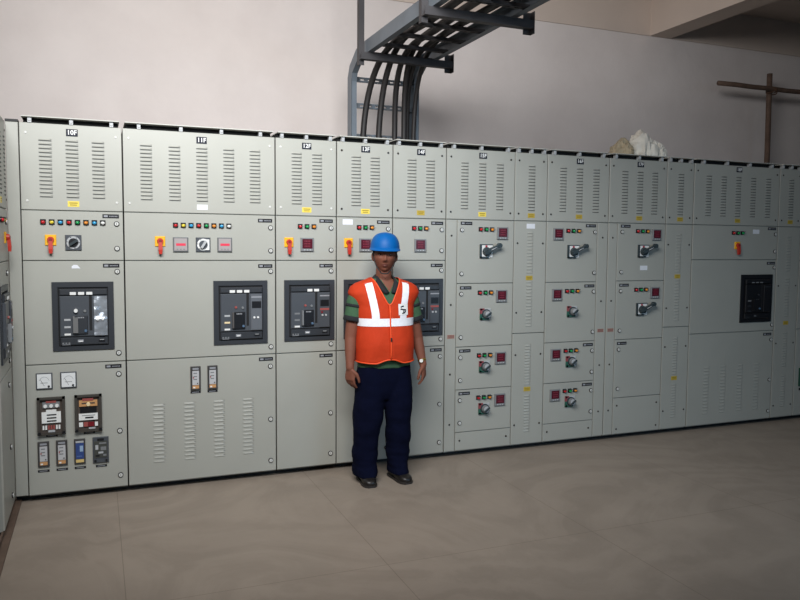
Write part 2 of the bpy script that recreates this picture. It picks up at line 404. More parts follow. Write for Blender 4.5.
for k,(x,z,w,h,m) in enumerate(((-.024,.02,.018,.03,LGREY),(.012,.046,.044,.01,MGREY),(.016,.01,.034,.024,MGREY),(.0,-.016,.03,.012,LGREY),(.024,-.034,.02,.012,MGREY),(-.02,-.036,.024,.01,BLACK))): b.box(x-w/2,x+w/2,-.0185,-.016,z-h/2,z+h/2,m)
for sx in (-1,1): b.cyl((sx*.034,-.012,-.07),(sx*.034,-.020,-.07),.008,.007,BLACK,12)
b.box(-.02,.02,-.018,-.012,.066,.078,BLACK)
SLIMD = fixed(b,'motor_relay')
# nameplate with real lettering
def text_mesh(s, size):
    cu = bpy.data.curves.new('t','FONT'); cu.body = s; cu.size = size; cu.align_x = 'CENTER'; cu.align_y = 'CENTER'; cu.offset = size*.022; cu.resolution_u = 3
    o = bpy.data.objects.new('t', cu); COL.objects.link(o)
    dg = bpy.context.evaluated_depsgraph_get(); me = bpy.data.meshes.new_from_object(o.evaluated_get(dg))
    bpy.data.objects.remove(o); return me
def nameplate(s, parent, x, z):
    b = MB(); b.plate(-.034,.034,-.0225,.0225,-.003,0,NAVY,.001)
    t = text_mesh(s,.040)
    b.add([(v.co.x,-.0036,v.co.y) for v in t.vertices],[tuple(p.vertices) for p in t.polygons],WHITE)
    o = b.obj('nameplate',parent,(x,0,z)); o['label'] = 'dark nameplate reading ' + s
    return o

# ------------------------------------------------------------------ louvres and doors
def louvres(b, cx, w, zs, deep=True):
    """pressed louvres: a hood swelling out from the sheet, closed underneath by a darker face painted as the shaded opening"""
    for z in zs:
        a = w/2
        h, o, lip = (.0065,.005,-.0075) if deep else (.011,.0035,-.004)
        top = z+h; n = 5; rows = []
        for t, y in ((top,0),(z+h*.55,-o*.55),(z,-o)):
            row = []
            for i in range(n+1):
                u = -1+2*i/n; k = 1 if abs(u) < .9 else .0
                row.append((cx+a*u, y*k, t))
            rows.append(row)
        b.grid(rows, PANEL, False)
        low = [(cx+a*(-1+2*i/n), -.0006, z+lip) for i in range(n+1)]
        b.grid([rows[-1], low], SLOT if deep else CARC, False)  # no real opening: its shade is put into this face's colour
UP15 = [2.347-.025*i for i in range(15)]
def door(root, x0, x1, z0, z1, name='door', lv=(), lw=.075, deep=True, holes=None):
    """x in room coordinates"""
    ox = root['ox']; b = MB(); b.plate(x0-ox,x1-ox,z0,z1,0,.0100,PANEL,.0025)
    for cx, zs in lv: louvres(b,cx-ox,lw,zs,deep)
    return b.obj(name,root)

ROWG = 'switchgear cabinets standing in one long row'
def cabinet(name, label, cat, x0, x1, y=0, depth=1.0, group=ROWG, rz=0, loc=None):
    ox = (x0+x1)/2
    r = thing(name,label,cat,loc if loc else (ox,0,.08),rz,group)
    r['ox'] = ox
    return r
def zfix(root):
    """parts are modelled from the floor up; the empty stands on the plinth"""
    for c in root.children: c.location.z -= root.location.z
def carcass(r, x0, x1, nsp=3, lid=True):
    ox = r['ox']; b = MB(); b.box(x0-ox+.001,x1-ox-.001,.0105,1.0,.08,2.45,CARC); b.obj('carcass',r)
    if lid:
        w = x1-x0; l = MB(); l.box(x0-ox+.012,x1-ox-.012,-.022,.98,2.484,2.490,mat('lid_paint',(186,185,178),.5))
        l.box(x0-ox+.02,x1-ox-.02,.045,.97,2.450,2.484,GAP)  # black block paints the shade in the gap below the lid
        lo = l.obj('top_lid',r)
        for k in range(nsp):
            t = .10+.80*k/(nsp-1) if nsp > 1 else .5
            s = MB(); s.box(-.011,.011,-.006,.03,2.4505,2.4835,LGREY); s.cyl((0,-.006,2.467),(0,-.011,2.467),.009,.008,LGREY,6)
            so = s.obj('lid_spacer',lo,(x0-ox+w*t,0,0))
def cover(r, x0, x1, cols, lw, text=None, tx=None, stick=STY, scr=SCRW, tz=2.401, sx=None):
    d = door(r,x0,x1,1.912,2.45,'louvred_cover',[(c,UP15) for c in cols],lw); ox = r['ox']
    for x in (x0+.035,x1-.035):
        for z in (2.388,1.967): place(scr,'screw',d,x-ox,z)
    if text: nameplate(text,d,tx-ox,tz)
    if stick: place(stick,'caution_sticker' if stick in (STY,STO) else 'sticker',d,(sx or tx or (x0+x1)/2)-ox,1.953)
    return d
def lamps(r, d, xs, z, cols):
    for x, c in zip(xs, cols): place(LAMP[c],'indicator_lamp',d,x-r['ox'],z,0,LNAME[c])
def put(r, d, me, name, x, z, label=None): return place(me,name,d,x-r['ox'],z,0,label)
def locks(r, d, x, zs):
    for z in zs: place(LOCK,'door_lock',d,x-r['ox'],z)
def tagp(r, d, x, z): place(TAGM,'tag_plate',d,x-r['ox'],z)

def breaker(r, x0, x1, z0, z1, style='plain'):
    """draw-out air circuit breaker behind a door frame: part with sub-parts"""
    ox = r['ox']; x0 -= ox; x1 -= ox; w = x1-x0; h = z1-z0
    fr = MB(); fm = DARK if style != 'dark' else BLACK; t = .034
    for a in ((x0,x0+t,z0,z1),(x1-t,x1,z0,z1),(x0+t,x1-t,z1-t,z1),(x0+t,x1-t,z0,z0+t*.8)): fr.box(a[0],a[1],-.010,0,a[2],a[3],fm)
    fr.box(x0+t,x1-t,-.0015,0,z0+t*.8,z1-t,GAP)  # black backing face, shade of the recess painted in
    P = fr.obj('circuit_breaker',r)
    fx0, fx1, fz0, fz1 = x0+.044, x1-.038, z0+.034, z1-.046
    W = fx1-fx0; H = fz1-fz0
    fc = MB(); cm = DARK2 if style != 'dark' else BLACK
    fc.plate(fx0,fx1,fz0,fz0+H*.145,-.020,-.0015,DARK if style!='dark' else BLACK,.006)
    fc.plate(fx0,fx1,fz0+H*.155,fz1-H*.12,-.026,-.0015,cm,.006)
    fc.plate(fx0,fx1,fz1-H*.11,fz1,-.024,-.0015,DARK if style!='dark' else BLACK,.006)
    for k in range(3): fc.box(fx0+.012+k*.018,fx0+.022+k*.018,-.0212,-.020,fz0+.010,fz0+.020,MGREY if style!='dark' else DARK)
    fc.box(fx0+.012,fx0+.058,-.0212,-.020,fz0+.004,fz0+.007,TAGT if style!='dark' else DARK)
    fc.obj('front_cover',P)
    n = 3 if style in ('film','plain','dark') else 2
    for k in range(n):
        xx = fx0+W*(.28+.17*k) if n == 3 else fx0+W*(.48+.17*k)
        m = MB(); dw, dh = (.018,.009) if style != 'dark' else (.016,.005); m.box(xx-dw,xx+dw,-.0268,-.024,fz1-H*.075-dh,fz1-H*.075+dh,WHITE if style!='dark' else MGREY); m.obj('label_window',P)
    tu = MB(); tx0 = fx0+W*.71; tx1 = fx1-.004
    if style == 'film':
        P0 = []
        for i in range(13):
            row = []
            for j in range(9):
                x = tx0+(tx1-tx0)*j/8; z = fz0+H*.17+(H*.70)*i/12
                row.append((x,-.034-.010*noise.noise(Vector((x*22,z*34,3))),z))
            P0.append(row)
        tu.grid(P0,FOIL,False); tu.box(tx0,tx1,-.028,-.0265,fz0+H*.17,fz0+H*.87,FOIL)
        for k in (0,1): tu.cyl((tx0+.022+k*.03,-.03,fz0+H*.46),(tx0+.022+k*.03,-.049,fz0+H*.46),.008,.007,WHITE,12)
        tu.obj('trip_unit',P)['label'] = 'trip unit wrapped in silvery crinkled film'
    else:
        tm = mat('trip_grey',(98,102,108),.35) if style == 'plain' else (DARK2 if style == 'glass' else BLACK)
        tu.plate(tx0,tx1,fz0+H*.17,fz0+H*.86,-.034,-.026,tm,.004)
        tu.box(tx0+.008,tx1-.008,-.0355,-.034,fz0+H*.60,fz0+H*.73,BLACK)
        tu.box(tx0+.004,tx1-.004,-.0355,-.034,fz0+H*.80,fz0+H*.825,TAGT if style!='dark' else DARK)
        if style != 'dark':
            for k in (0,1): tu.cyl((tx0+.024+k*.026,-.034,fz0+H*(.42)),(tx0+.024+k*.026,-.040,fz0+H*.42),.008,.007,WHITE if style=='plain' else LGREY,12)
            if style == 'glass': tu.box(tx0+.006,tx1-.006,-.036,-.034,fz0+H*.52,fz0+H*.56,REDT); tu.box(tx0+.014,tx0+.028,-.036,-.034,fz0+H*.46,fz0+H*.50,mat('deep_red',(120,24,34),.4))
        tu.obj('trip_unit',P)
    gr = MB(); gr.box(fx0+W*.61,fx0+W*.67,-.0268,-.026,fz0+H*.26,fz0+H*.88,GAP); gr.obj('handle_slot',P)
    # charging handle block
    hb = MB(); hx0, hx1 = fx0+W*.27, fx0+W*.58; hz0, hz1 = fz0+H*.20, fz0+H*.53
    hm = {'film':mat('handle_silver',(150,150,150),.3,metal=.5),'plain':mat('handle_brownish',(88,84,82),.4),'glass':BLACK,'dark':BLACK}[style]
    hb.rings([[(hx0,-.026,hz0),(hx1,-.026,hz0),(hx1,-.026,hz1),(hx0+.008,-.026,hz1)],[(hx0+.004,-.040,hz0+.004),(hx1-.004,-.036,hz0+.004),(hx1-.004,-.036,hz1-.004),(hx0+.012,-.040,hz1-.004)]],BLACK if style!='film' else DARK,smooth=False)
    hb.box(hx0,hx0+.010,-.046,-.026,hz0+.01,hz1-.002,hm if style!='glass' else MGREY)
    if style == 'film': hb.box(hx0+.002,hx0+.030,-.050,-.026,hz0+.01,hz1-.01,hm); hb.cyl((hx0+.018,-.026,hz1+.032),(hx0+.018,-.046,hz1+.032),.013,.011,WHITE,14)
    for k in range(4): hb.box(hx0+.028+k*.010,hx0+.035+k*.010,-.0415,-.038,hz1-.016,hz1-.008,TAGT if style!='dark' else DARK)
    hb.obj('charging_handle',P)
    for k, (u, v, m) in enumerate(((.36,.62,REDT if style!='dark' else BLACK),(.52,.61,MGREY if style!='dark' else DARK),(.53,.26,mat('blue_grey_button',(86,112,140),.4)))):
        if style == 'film' and k == 0: continue
        bt = MB(); y0 = -.026 if k < 2 else -.036; bt.cyl((fx0+W*u,y0,fz0+H*v),(fx0+W*u,y0-.008,fz0+H*v),.009,.008,m,14); bt.obj('push_button',P)
    for k, v in enumerate((.46,.33,.20)):
        if style == 'glass' and k < 2: m = MGREY
        elif style == 'dark': m = DARK if k else MGREY
        else: m = (LGREY, mat('cream',(236,214,170),.4) if style=='plain' else LGREY, WHITE)[k]
        ib = MB(); ib.box(fx0+W*.09,fx0+W*.22,-.0275,-.026,fz0+H*v-.006,fz0+H*v+.006,m); ib.obj('status_flag',P)
    kb = MB(); kb.box(fx0+W*.36,fx0+W*.48,-.0225,-.020,fz0+H*.055,fz0+H*.10,TAGT if style!='dark' else DARK); kb.box(fx0+W*.38,fx0+W*.46,-.024,-.0225,fz0+H*.06,fz0+H*.078,WHITE if style!='dark' else MGREY)
    kb.obj('racking_port',P); kb = MB(); kb.box(fx0+W*.80,fx0+W*.93,-.0225,-.020,fz0+H*.05,fz0+H*.09,BLACK); kb.box(fx0+W*.82,fx0+W*.91,-.0235,-.0225,fz0+H*.085,fz0+H*.095,LGREY if style!='dark' else DARK)
    kb.obj('position_indicator',P)
    return P

ZC = (1.595,1.905); ZA = (.932,1.588); ZL = (.087,.925)
# ---- 10F
x0, x1 = -.428, .166
r = cabinet('switchgear_cabinet','grey switchgear cabinet 10F nearest the corner, two white meters and a cluster of relays','electrical cabinet',x0,x1)
carcass(r,x0,x1)
cover(r,x0,x1,(-.284,-.130,.024),.075,'10F',-.128)
d = door(r,x0,x1,*ZC); lamps(r,d,[-.307+.05*i for i in range(8)],1.836,'RYBRGABW')
put(r,d,YSW,'isolator_switch',-.266,1.722); put(r,d,SEL,'selector_switch',-.134,1.707); tagp(r,d,.092,1.880); locks(r,d,.127,(1.831,1.671))
d = door(r,x0,x1,*ZA); tagp(r,d,.089,1.560); locks(r,d,.125,(1.521,.986)); breaker(r,-.268,.100,1.014,1.456,'film')
b = MB(); b.add([(-.03,-.0012,-.010),(.022,-.0012,-.010),(.004,-.0012,.012),(-.016,-.0012,.014),(-.03,-.0012,.004)],[(0,1,2,3,4)],STICK); b.obj('torn_sticker',d,(-.118-r['ox'],0,1.552))
d = door(r,x0,x1,*ZL); tagp(r,d,.090,.898); locks(r,d,.122,(.846,.465,.165))
for x in (-.324,-.182): put(r,d,AMM,'analogue_meter',x,.824)
put(r,d,REL1,'protection_relay',-.288,.598,'relay with three white buttons and a white label'); put(r,d,REL2,'protection_relay',-.068,.600,'relay with an orange top')
put(r,d,SLIM,'slim_relay',-.339,.351); put(r,d,SLIM,'slim_relay',-.232,.351); put(r,d,SLIMB,'slim_relay',-.125,.350,'blue fronted slim relay'); put(r,d,SLIMD,'motor_relay',.002,.348)
for x, z in ((-.288,.468),(-.064,.468),(-.341,.240),(-.232,.240),(-.124,.240),(.004,.239)): put(r,d,TAGS,'tag_plate',x,z)
zfix(r)
# ---- 11F
x0, x1 = .174, 1.170
r = cabinet('switchgear_cabinet','double width grey switchgear cabinet 11F, one breaker and two slim relays above lower louvres','electrical cabinet',x0,x1)
carcass(r,x0,x1,4)
cover(r,x0,x1,(.316,.496,.674,.853,1.032),.075,'11F',.673,stick=STW)
d = door(r,x0,x1,*ZC); lamps(r,d,[.496+.0504*i for i in range(8)],1.829,'RYBRGABW'); put(r,d,YSW,'isolator_switch',.396,1.720)
put(r,d,METERP,'digital_meter',.527,1.700); put(r,d,SELW,'selector_switch',.675,1.700); put(r,d,METERP,'digital_meter',.819,1.701); tagp(r,d,1.100,1.871); locks(r,d,1.138,(1.822,1.661))
d = door(r,x0,x1,*ZA); tagp(r,d,1.100,1.554); locks(r,d,1.137,(1.517,.982)); breaker(r,.740,1.112,1.011,1.453,'plain')
d = door(r,x0,x1,*ZL,lv=[(c,[.611-.0275*i for i in range(15)]) for c in (.371,.572,.771,.972)],lw=.080,deep=False); tagp(r,d,1.101,.895); locks(r,d,1.132,(.843,.461,.161))
for x in (.614,.728): put(r,d,SLIM,'slim_relay',x,.787); put(r,d,TAGS,'tag_plate',x,.690)
zfix(r)
# ---- 12F 13F 14F
for (x0,x1,t,cols,tx,lx,lm,ys,mx,br,tgx,lab,tz) in (
    (1.178,1.618,'12F',(1.327,1.476),1.400,1.579,(1.350,1.400,1.451),1.269,1.401,(1.233,1.604),1.543,'narrow grey switchgear cabinet 12F with its breaker fully in view',2.403),
    (1.626,2.056,'13F',(1.771,1.918),1.843,2.022,(1.793,1.843,1.893),1.713,1.843,(1.676,2.042),1.984,'narrow grey switchgear cabinet 13F behind the man, white sticker beside its lamps',2.404),
    (2.064,2.496,'14F',(2.212,2.365),2.287,2.463,(2.232,2.282,2.332),None,2.283,(2.108,2.477),2.425,'narrow grey switchgear cabinet 14F, half hidden by the man, no yellow switch',2.407)):
    r = cabinet('switchgear_cabinet',lab,'electrical cabinet',x0,x1)
    carcass(r,x0,x1)
    cover(r,x0,x1,cols,.074,t,tx,stick=STY if t!='14F' else STO,tz=tz,scr=SCRW if t=='12F' else SCRK)
    d = door(r,x0,x1,*ZC); lamps(r,d,lm,1.835,'RGA'); put(r,d,METER,'digital_meter',mx,1.706)
    if ys: put(r,d,YSW,'isolator_switch',ys,1.721)
    if t == '13F': put(r,d,STW2,'sticker',1.707,1.873)
    tagp(r,d,tgx,1.877); locks(r,d,lx,(1.827,1.668))
    d = door(r,x0,x1,*ZA); tagp(r,d,tgx,1.555); locks(r,d,lx,(1.517,.984)); breaker(r,br[0],br[1],1.016,1.453,'glass')
    d = door(r,x0,x1,*ZL); tagp(r,d,tgx,.900); locks(r,d,lx-.003,(.849,.473,.170))
    zfix(r)
# ---- feeder sections 15F 16F 17F
def strip(r, x0, x1, lx):
    ox = r['ox']; d = door(r,x0,x1,.087,1.905,'side_strip')
    for z in (1.784,1.247,.70,.30): place(SCRK,'screw',d,(x0+x1)/2-ox,z)
    place(STR,'warning_label',d,lx-ox,.997)
def feeder(r, x0, x1, z0, z1, kind, mx, lx, rx, kx, tx, top):
    """top = z of the lamps"""
    d = door(r,x0,x1,z0,z1)
    lamps(r,d,lx,top,'RGA'); put(r,d,METER,'digital_meter',mx,top-.029)
    put(r,d,ROTB if kind == 'big' else ROTS,'rotary_switch',rx,{'big':top-.170,'big2':top-.178,'small':top-.170,'low':top-.091}[kind])
    return d
for (x0,x1,t,lab,sx,dx,cols,tx,kx,tgx,lm,mx,rx) in (
    (2.504,3.100,'15F','grey feeder cabinet 15F just right of the man, locks on the left of its doors',((2.504,2.594,2.552),),(2.600,3.100),(2.656,2.811,2.967),2.813,2.637,2.676,(2.800,2.850,2.900),2.994,2.852),
    (3.410,4.012,'16F','grey feeder cabinet 16F, locks on the right of its four feeder doors',((3.910,4.012,3.962),),(3.410,3.904),(3.557,3.717,3.882),3.717,3.880,3.838,(3.613,3.665,3.718),3.517,3.668)):
    r = cabinet('feeder_cabinet',lab,'electrical cabinet',x0,x1); carcass(r,x0,x1)
    cover(r,x0,x1,cols,.064,t,tx,stick=STY if t=='15F' else STO,scr=SCRK,tz=2.407)
    for a in sx: strip(r,*a)
    for z0,z1,k,top,lz,tz in ((1.414,1.905,'big',1.836,(1.829,1.488),1.881),(.914,1.408,'small',1.338,(1.330,.989),1.378),(.574,.908,'low',.839,(.829,.648),.881),(.234,.568,'low',.500,(.489,.307),.542)):
        d = feeder(r,dx[0],dx[1],z0,z1,k,mx,lm,rx,kx,tgx,top); locks(r,d,kx,lz); tagp(r,d,tgx,tz)
    d = door(r,dx[0],dx[1],.087,.228,'kick_plate')
    for x in (dx[0]+.04,dx[1]-.04): place(SCRK,'screw',d,x-r['ox'],.165)
    zfix(r)
x0, x1 = 4.020, 4.622
r = cabinet('feeder_cabinet','grey feeder cabinet 17F below the white sack, two big handles and a blank lower door','electrical cabinet',x0,x1); carcass(r,x0,x1)
cover(r,x0,x1,(4.177,4.335,4.493),.064,'17F',4.335,stick=STO,scr=SCRK,tz=2.411)
strip(r,4.020,4.110,4.065)
for z0,z1,k,top,lz,tz in ((1.418,1.905,'big',1.843,(1.834,1.492),1.884),(.912,1.412,'big2',1.339,(1.329,.988),1.380)):
    d = feeder(r,4.116,4.622,z0,z1,'big',4.524,(4.321,4.374,4.427),4.387,4.16,4.195,top); locks(r,d,4.159,lz); tagp(r,d,4.195,tz)
    if k == 'big': put(r,d,STW2,'sticker',4.399,1.527)
d = door(r,4.116,4.622,.405,.906); locks(r,d,4.156,(.825,.483)); tagp(r,d,4.188,.878)
d = door(r,4.116,4.622,.087,.399,'kick_plate')
for x in (4.155,4.583):
    for z in (.335,.13): place(SCRK,'screw',d,x-r['ox'],z)
zfix(r)
# ---- louvred cable chambers
for (x0,x1,lab,split,st) in ((3.106,3.403,'narrow louvred cable section between cabinets 15F and 16F, white sticker at its top',1.000,True),(4.629,4.923,'narrow louvred cable section between cabinets 17F and 18F',1.000,False),(5.958,6.242,'narrow louvred cable section right of cabinet 18F with one tall panel',None,False)):
    r = cabinet('cable_section',lab,'electrical cabinet',x0,x1); carcass(r,x0,x1); c = (x0+x1)/2+.004
    cover(r,x0,x1,(c,),.064,stick=STO,scr=SCRK,sx=c)
    rows = [1.812-.0267*i for i in range(13)]+[1.413-.0274*i for i in range(14)]
    low = [.895-.0244*i for i in range(14)]+[.480-.0244*i for i in range(13)]
    def scrs(d,zs):
        for z in zs:
            for x in (x0+.03,x1-.03): place(SCRK,'screw',d,x-r['ox'],z)
    if split:
        d = door(r,x0,x1,split+.003,1.905,'louvred_panel',[(c-.006,rows)],.060,False); scrs(d,(1.73,1.17)); put(r,d,STO,'caution_sticker',c-.008,1.450)
        if st: put(r,d,STW2,'sticker',3.256,1.868)
        d = door(r,x0,x1,.087,split-.003,'louvred_panel',[(c-.008,low)],.060,False); scrs(d,(.825,.248)); put(r,d,STO,'caution_sticker',c-.008,.540)
    else:
        d = door(r,x0,x1,.087,1.905,'louvred_panel',[(c,rows+low)],.060,False); scrs(d,(1.35,.80,.2)); put(r,d,STO,'caution_sticker',c,.995)
    zfix(r)
# ---- 18F
x0, x1 = 4.931, 5.950
r = cabinet('switchgear_cabinet','double width grey switchgear cabinet 18F at the dim right end with a black breaker','electrical cabinet',x0,x1); carcass(r,x0,x1,4)
cover(r,x0,x1,(5.096,5.270,5.444,5.625,5.810),.064,'18F',5.447,stick=STO,scr=SCRK,tz=2.415)
d = door(r,x0,x1,1.600,1.905); lamps(r,d,(5.401,5.455,5.509),1.842,'RGG'); put(r,d,YSW,'isolator_switch',5.455,1.728); put(r,d,STW2,'sticker',5.680,1.857); tagp(r,d,5.875,1.887); locks(r,d,5.921,(1.835,1.675))
d = door(r,x0,x1,.931,1.593); tagp(r,d,5.880,1.565); locks(r,d,5.922,(1.525,.983)); breaker(r,5.516,5.902,1.015,1.460,'dark')
d = door(r,x0,x1,.087,.924,lv=[(c,[.612-.0303*i for i in range(15)]) for c in (5.145,5.345,5.550,5.757)],lw=.070,deep=False); tagp(r,d,5.872,.895); locks(r,d,5.920,(.842,.457,.157))
zfix(r)
# ---- next cabinet at the frame's right edge
x0, x1 = 6.250, 6.850
r = cabinet('switchgear_cabinet','grey switchgear cabinet cut off by the right edge of the photo, dark green relay low','electrical cabinet',x0,x1); carcass(r,x0,x1)
cover(r,x0,x1,(6.40,6.55,6.70),.064,stick=STO,scr=SCRK)
d = door(r,x0,x1,*ZC); locks(r,d,6.81,(1.83,1.67))
d = door(r,x0,x1,*ZA); locks(r,d,6.81,(1.52,.985))
d = door(r,x0,x1,*ZL); locks(r,d,6.81,(.846,.465,.165))
b = MB(); b.plate(-.04,.04,-.09,.09,-.014,0,GREENB,.003); b.box(-.03,.03,-.016,-.014,.02,.07,BLACK); b.box(-.03,.03,-.016,-.014,-.07,-.03,mat('green_mid',(52,110,84),.4))
b.obj('green_relay',d,(6.345-r['ox'],0,.46))
b = MB(); b.plate(-.03,.03,-.012,.012,-.003,0,TAG,.001); b.obj('tag_plate',d,(6.345-r['ox'],0,.34))
zfix(r)
# ---- row on the left, at right angles
XL = -.507
for k, lab in enumerate(('grey cabinet of the left row, seen edge on at the left frame edge, red handle',)):
    x0, x1 = 0, .60
    r = thing('switchgear_cabinet',lab,'electrical cabinet',(XL,-.304,.08),PI/2,None); r['ox'] = .3
    ox = .3
    b = MB(); b.box(-.299,.299,.0105,1.0,.08,2.45,CARC); b.obj('carcass',r)
    cover(r,x0,x1,(.10,.30,.52),.075,stick=STY,scr=SCRK)
    d = door(r,x0,x1,*ZC); locks(r,d,.50,(1.83,)); put(r,d,YSW,'isolator_switch',.44,1.735); lamps(r,d,(.2,.25,.3),1.836,'RGA')
    d = door(r,x0,x1,*ZA); locks(r,d,.47,(1.52,.985)); breaker(r,.06,.43,1.014,1.456,'glass')
    d = door(r,x0,x1,*ZL); locks(r,d,.40,(.846,.465,.165))
    zfix(r)
b = MB(); b.plate(XL+.001,-.434,.087,2.45,.006,.040,PANEL,.003); b.box(XL+.001,-.434,.040,.10,.087,2.45,CARC)
o = b.obj('corner_panel'); tag(o,'plain grey filler panel closing the corner between the two cabinet rows','panel')
c = MB(); c.box(XL+.001,-.434,.004,.10,2.451,2.466,PLIN); c.obj('cap_strip',o)
b = MB(); b.box(XL-.004,6.85,.085,.96,FZ+.0005,.079,PLIN)
o = b.obj('plinth'); tag(o,'black steel plinth under the long row of cabinets','plinth')
b = MB(); b.box(-1.47,XL-.022,-.60,-.006,FZ+.0005,.079,PLIN); o = b.obj('plinth'); tag(o,'short black plinth under the left row cabinet','plinth')
b = MB(); b.box(XL-.018,XL+.030,-1.9,.07,FZ+.0005,FZ+.012,TRIMB); b.box(XL-.018,XL-.008,-1.9,.07,FZ+.012,FZ+.045,TRIMB)
o = b.obj('floor_channel'); tag(o,'brown channel strip on the floor along the left cabinet row','channel')

# ------------------------------------------------------------------ cable tray
TX0, TX1, TY, TZ = 1.985, 2.590, .86, 3.20
t = thing('cable_tray','grey steel ladder cable tray rising from the cabinet tops and turning out overhead','cable tray',(2.29,TY,2.49))
ORG = Vector((2.29,TY,2.49))
def L(p): return tuple(Vector(p)-ORG)
path = [(TY,2.499),(TY,3.10),(TY-.05,3.19),(TY-.22,3.285),(TY-.36,3.30)]     # outer line of the side rails (y,z)
for sx in (TX0,TX1):
    b = MB(); t0 = .003; s = 1 if sx == TX0 else -1
    inner = [(TY-.10,2.499),(TY-.10,3.06),(TY-.12,3.12),(TY-.26,3.20),(TY-.36,3.20)]
    end = -3.2
    O = path+[(end,3.30)]; I = inner+[(end,3.20)]
    for (a, bb) in ((sx-t0, sx+t0),):
        R = [[L((a,o[0],o[1])),L((bb,o[0],o[1])),L((bb,i[0],i[1])),L((a,i[0],i[1]))] for o, i in zip(O,I)]
        b.rings(R,STEEL,smooth=False)
    for Q, off in ((O,1),(I,-1)):
        R = [[L((sx,q[0],q[1])),L((sx+s*.045,q[0],q[1])),L((sx+s*.045,q[0]-off*.003,q[1]-off*.003)),L((sx,q[0]-off*.003,q[1]-off*.003))] for q in Q]
        b.rings(R,STEEL,smooth=False)
    b.obj('side_rail',t)
def rung(y, z, vertical):
    b = MB(); n = 9; w = TX1-TX0-.006; h = .022
    # slotted strut: bars left solid around the slots
    xs = [TX0+.003+w*i/n for i in range(n+1)]
    def bx(x0,x1,a0,a1):
        if vertical: v0 = L((x0,y-.012,z+a0)); v1 = L((x1,y+.012,z+a1))
        else: v0 = L((x0,y+a0,z-.012)); v1 = L((x1,y+a1,z+.012))
        b.box(v0[0],v1[0],v0[1],v1[1],v0[2],v1[2],STEEL if vertical else DSTEEL)
    bx(TX0+.003,TX1-.003,.007,.020); bx(TX0+.003,TX1-.003,-.020,-.007)
    for i in range(n): bx(xs[i],xs[i]+w/n*.42,-.007,.007)
    b.obj('rung',t)
for z in (2.62,2.875,3.09): rung(TY-.025,z,True)
yy = .50
while yy > -3.1: rung(yy,3.225,False); yy -= .30
# power cables lying in the tray
def SM0(t): return t*t*(3-2*t)
offs = [(-.195,.028),(-.085,.028),(.035,.027),(.105,.026),(.140,.024),(.16,.022)]
bots = [2.085,2.205,2.370,2.435,2.482,2.520]
tops = [2.15,2.235,2.305,2.36,2.415,2.50]
lab = ['leftmost black power cable of the bunch in the ladder tray','second black power cable from the left in the ladder tray','middle black power cable dropping through the ladder tray','black power cable right of the middle one, crossing behind its neighbour','thin black power cable close against the rightmost one','rightmost black power cable beside the ladder rail']
for i in range(6):
    r0 = offs[i][1]-.003; xb, xt = bots[i], tops[i]; dy = .052*(i % 2); zt = 3.238+r0+(.05 if i % 2 else 0)
    P = []
    for k in range(19):
        q = k/18; c0, c1, c2, c3 = (1-q)**3, 3*q*(1-q)**2, 3*q*q*(1-q), q**3
        P.append((xb+(xt-xb)*SM0(q), c0*(.765-dy)+c1*(.75-dy)+c2*(.66-dy)+c3*(.12-dy), c0*2.494+c1*2.92+c2*zt+c3*zt))
    yl = P[-1][1]
    for k in range(1,12): P.append((xt+.018*math.sin(k*.7+i), yl-(yl+3.15)*k/11, zt))
    b = MB(); b.tube(P,r0,CABLE,12); o = b.obj('power_cable'); tag(o,lab[i],'cable','black power cables in the overhead tray')
# hangers carrying the tray
for (y, lab, xr) in ((.39,'dark steel hanger under the tray nearest the wall','a'),(-.83,'dark steel hanger under the tray farther out from the wall','b')):
    h = thing('tray_hanger',lab,'hanger',(2.38,y,TZ),0,'hangers of the cable tray')
    def B(x0,x1,y0,y1,z0,z1): return MB().box(x0-2.38,x1-2.38,y0-y,y1-y,z0-TZ,z1-TZ,DSTEEL)
    m = B(1.93,2.715,y-.025,y+.025,TZ-.055,TZ-.049); m.box(1.93-2.38,2.715-2.38,-.031,-.025,-.055,-.002,DSTEEL); m.obj('cross_arm',h)
    for xa in (1.952,2.70):
        m = B(xa-.022,xa+.022,y+.026,y+.032,TZ-.09,CLZ); m.box(xa-2.38-.022,xa-2.38-.016,.032,.07,-.09,CLZ-TZ,DSTEEL)
        if xa > 2.5:
            m = B(xa-.03,xa+.03,y+.026,y+.032,TZ-.085,TZ+.06); m.box(xa-2.38+.024,xa-2.38+.03,-.02,.026,-.085,.06,DSTEEL); m.obj('end_bracket',h)
        else: m.obj('hanger_rod',h)

# ------------------------------------------------------------------ scaffold by the wall
sc = thing('scaffold_frame','brown wooden scaffold post and crossbar leaning near the back wall above the cabinets','scaffold',(7.20,1.3,FZ))
b = MB(); P = [(.02*math.sin(k*.9)*.3,0,3.66*k/12) for k in range(13)]; b.tube(P,.031,RUST,10); b.obj('upright',sc)
b = MB(); P = [(-.82+.25*k,-.058,3.475+.004*(k % 2)) for k in range(11)]; b.tube(P,.027,RUST,10); b.obj('crossbar',sc)
b = MB()
for k in range(3): b.tube([(.045*math.cos(t),-.03+.066*math.sin(t),3.455+.01*k+.03*math.cos(t)*(1 if k % 2 else -1)) for t in [2*PI*i/16 for i in range(16)]],.006,mat('rope',(96,70,52),.9),6,closed=True)
b.obj('lashing',sc)

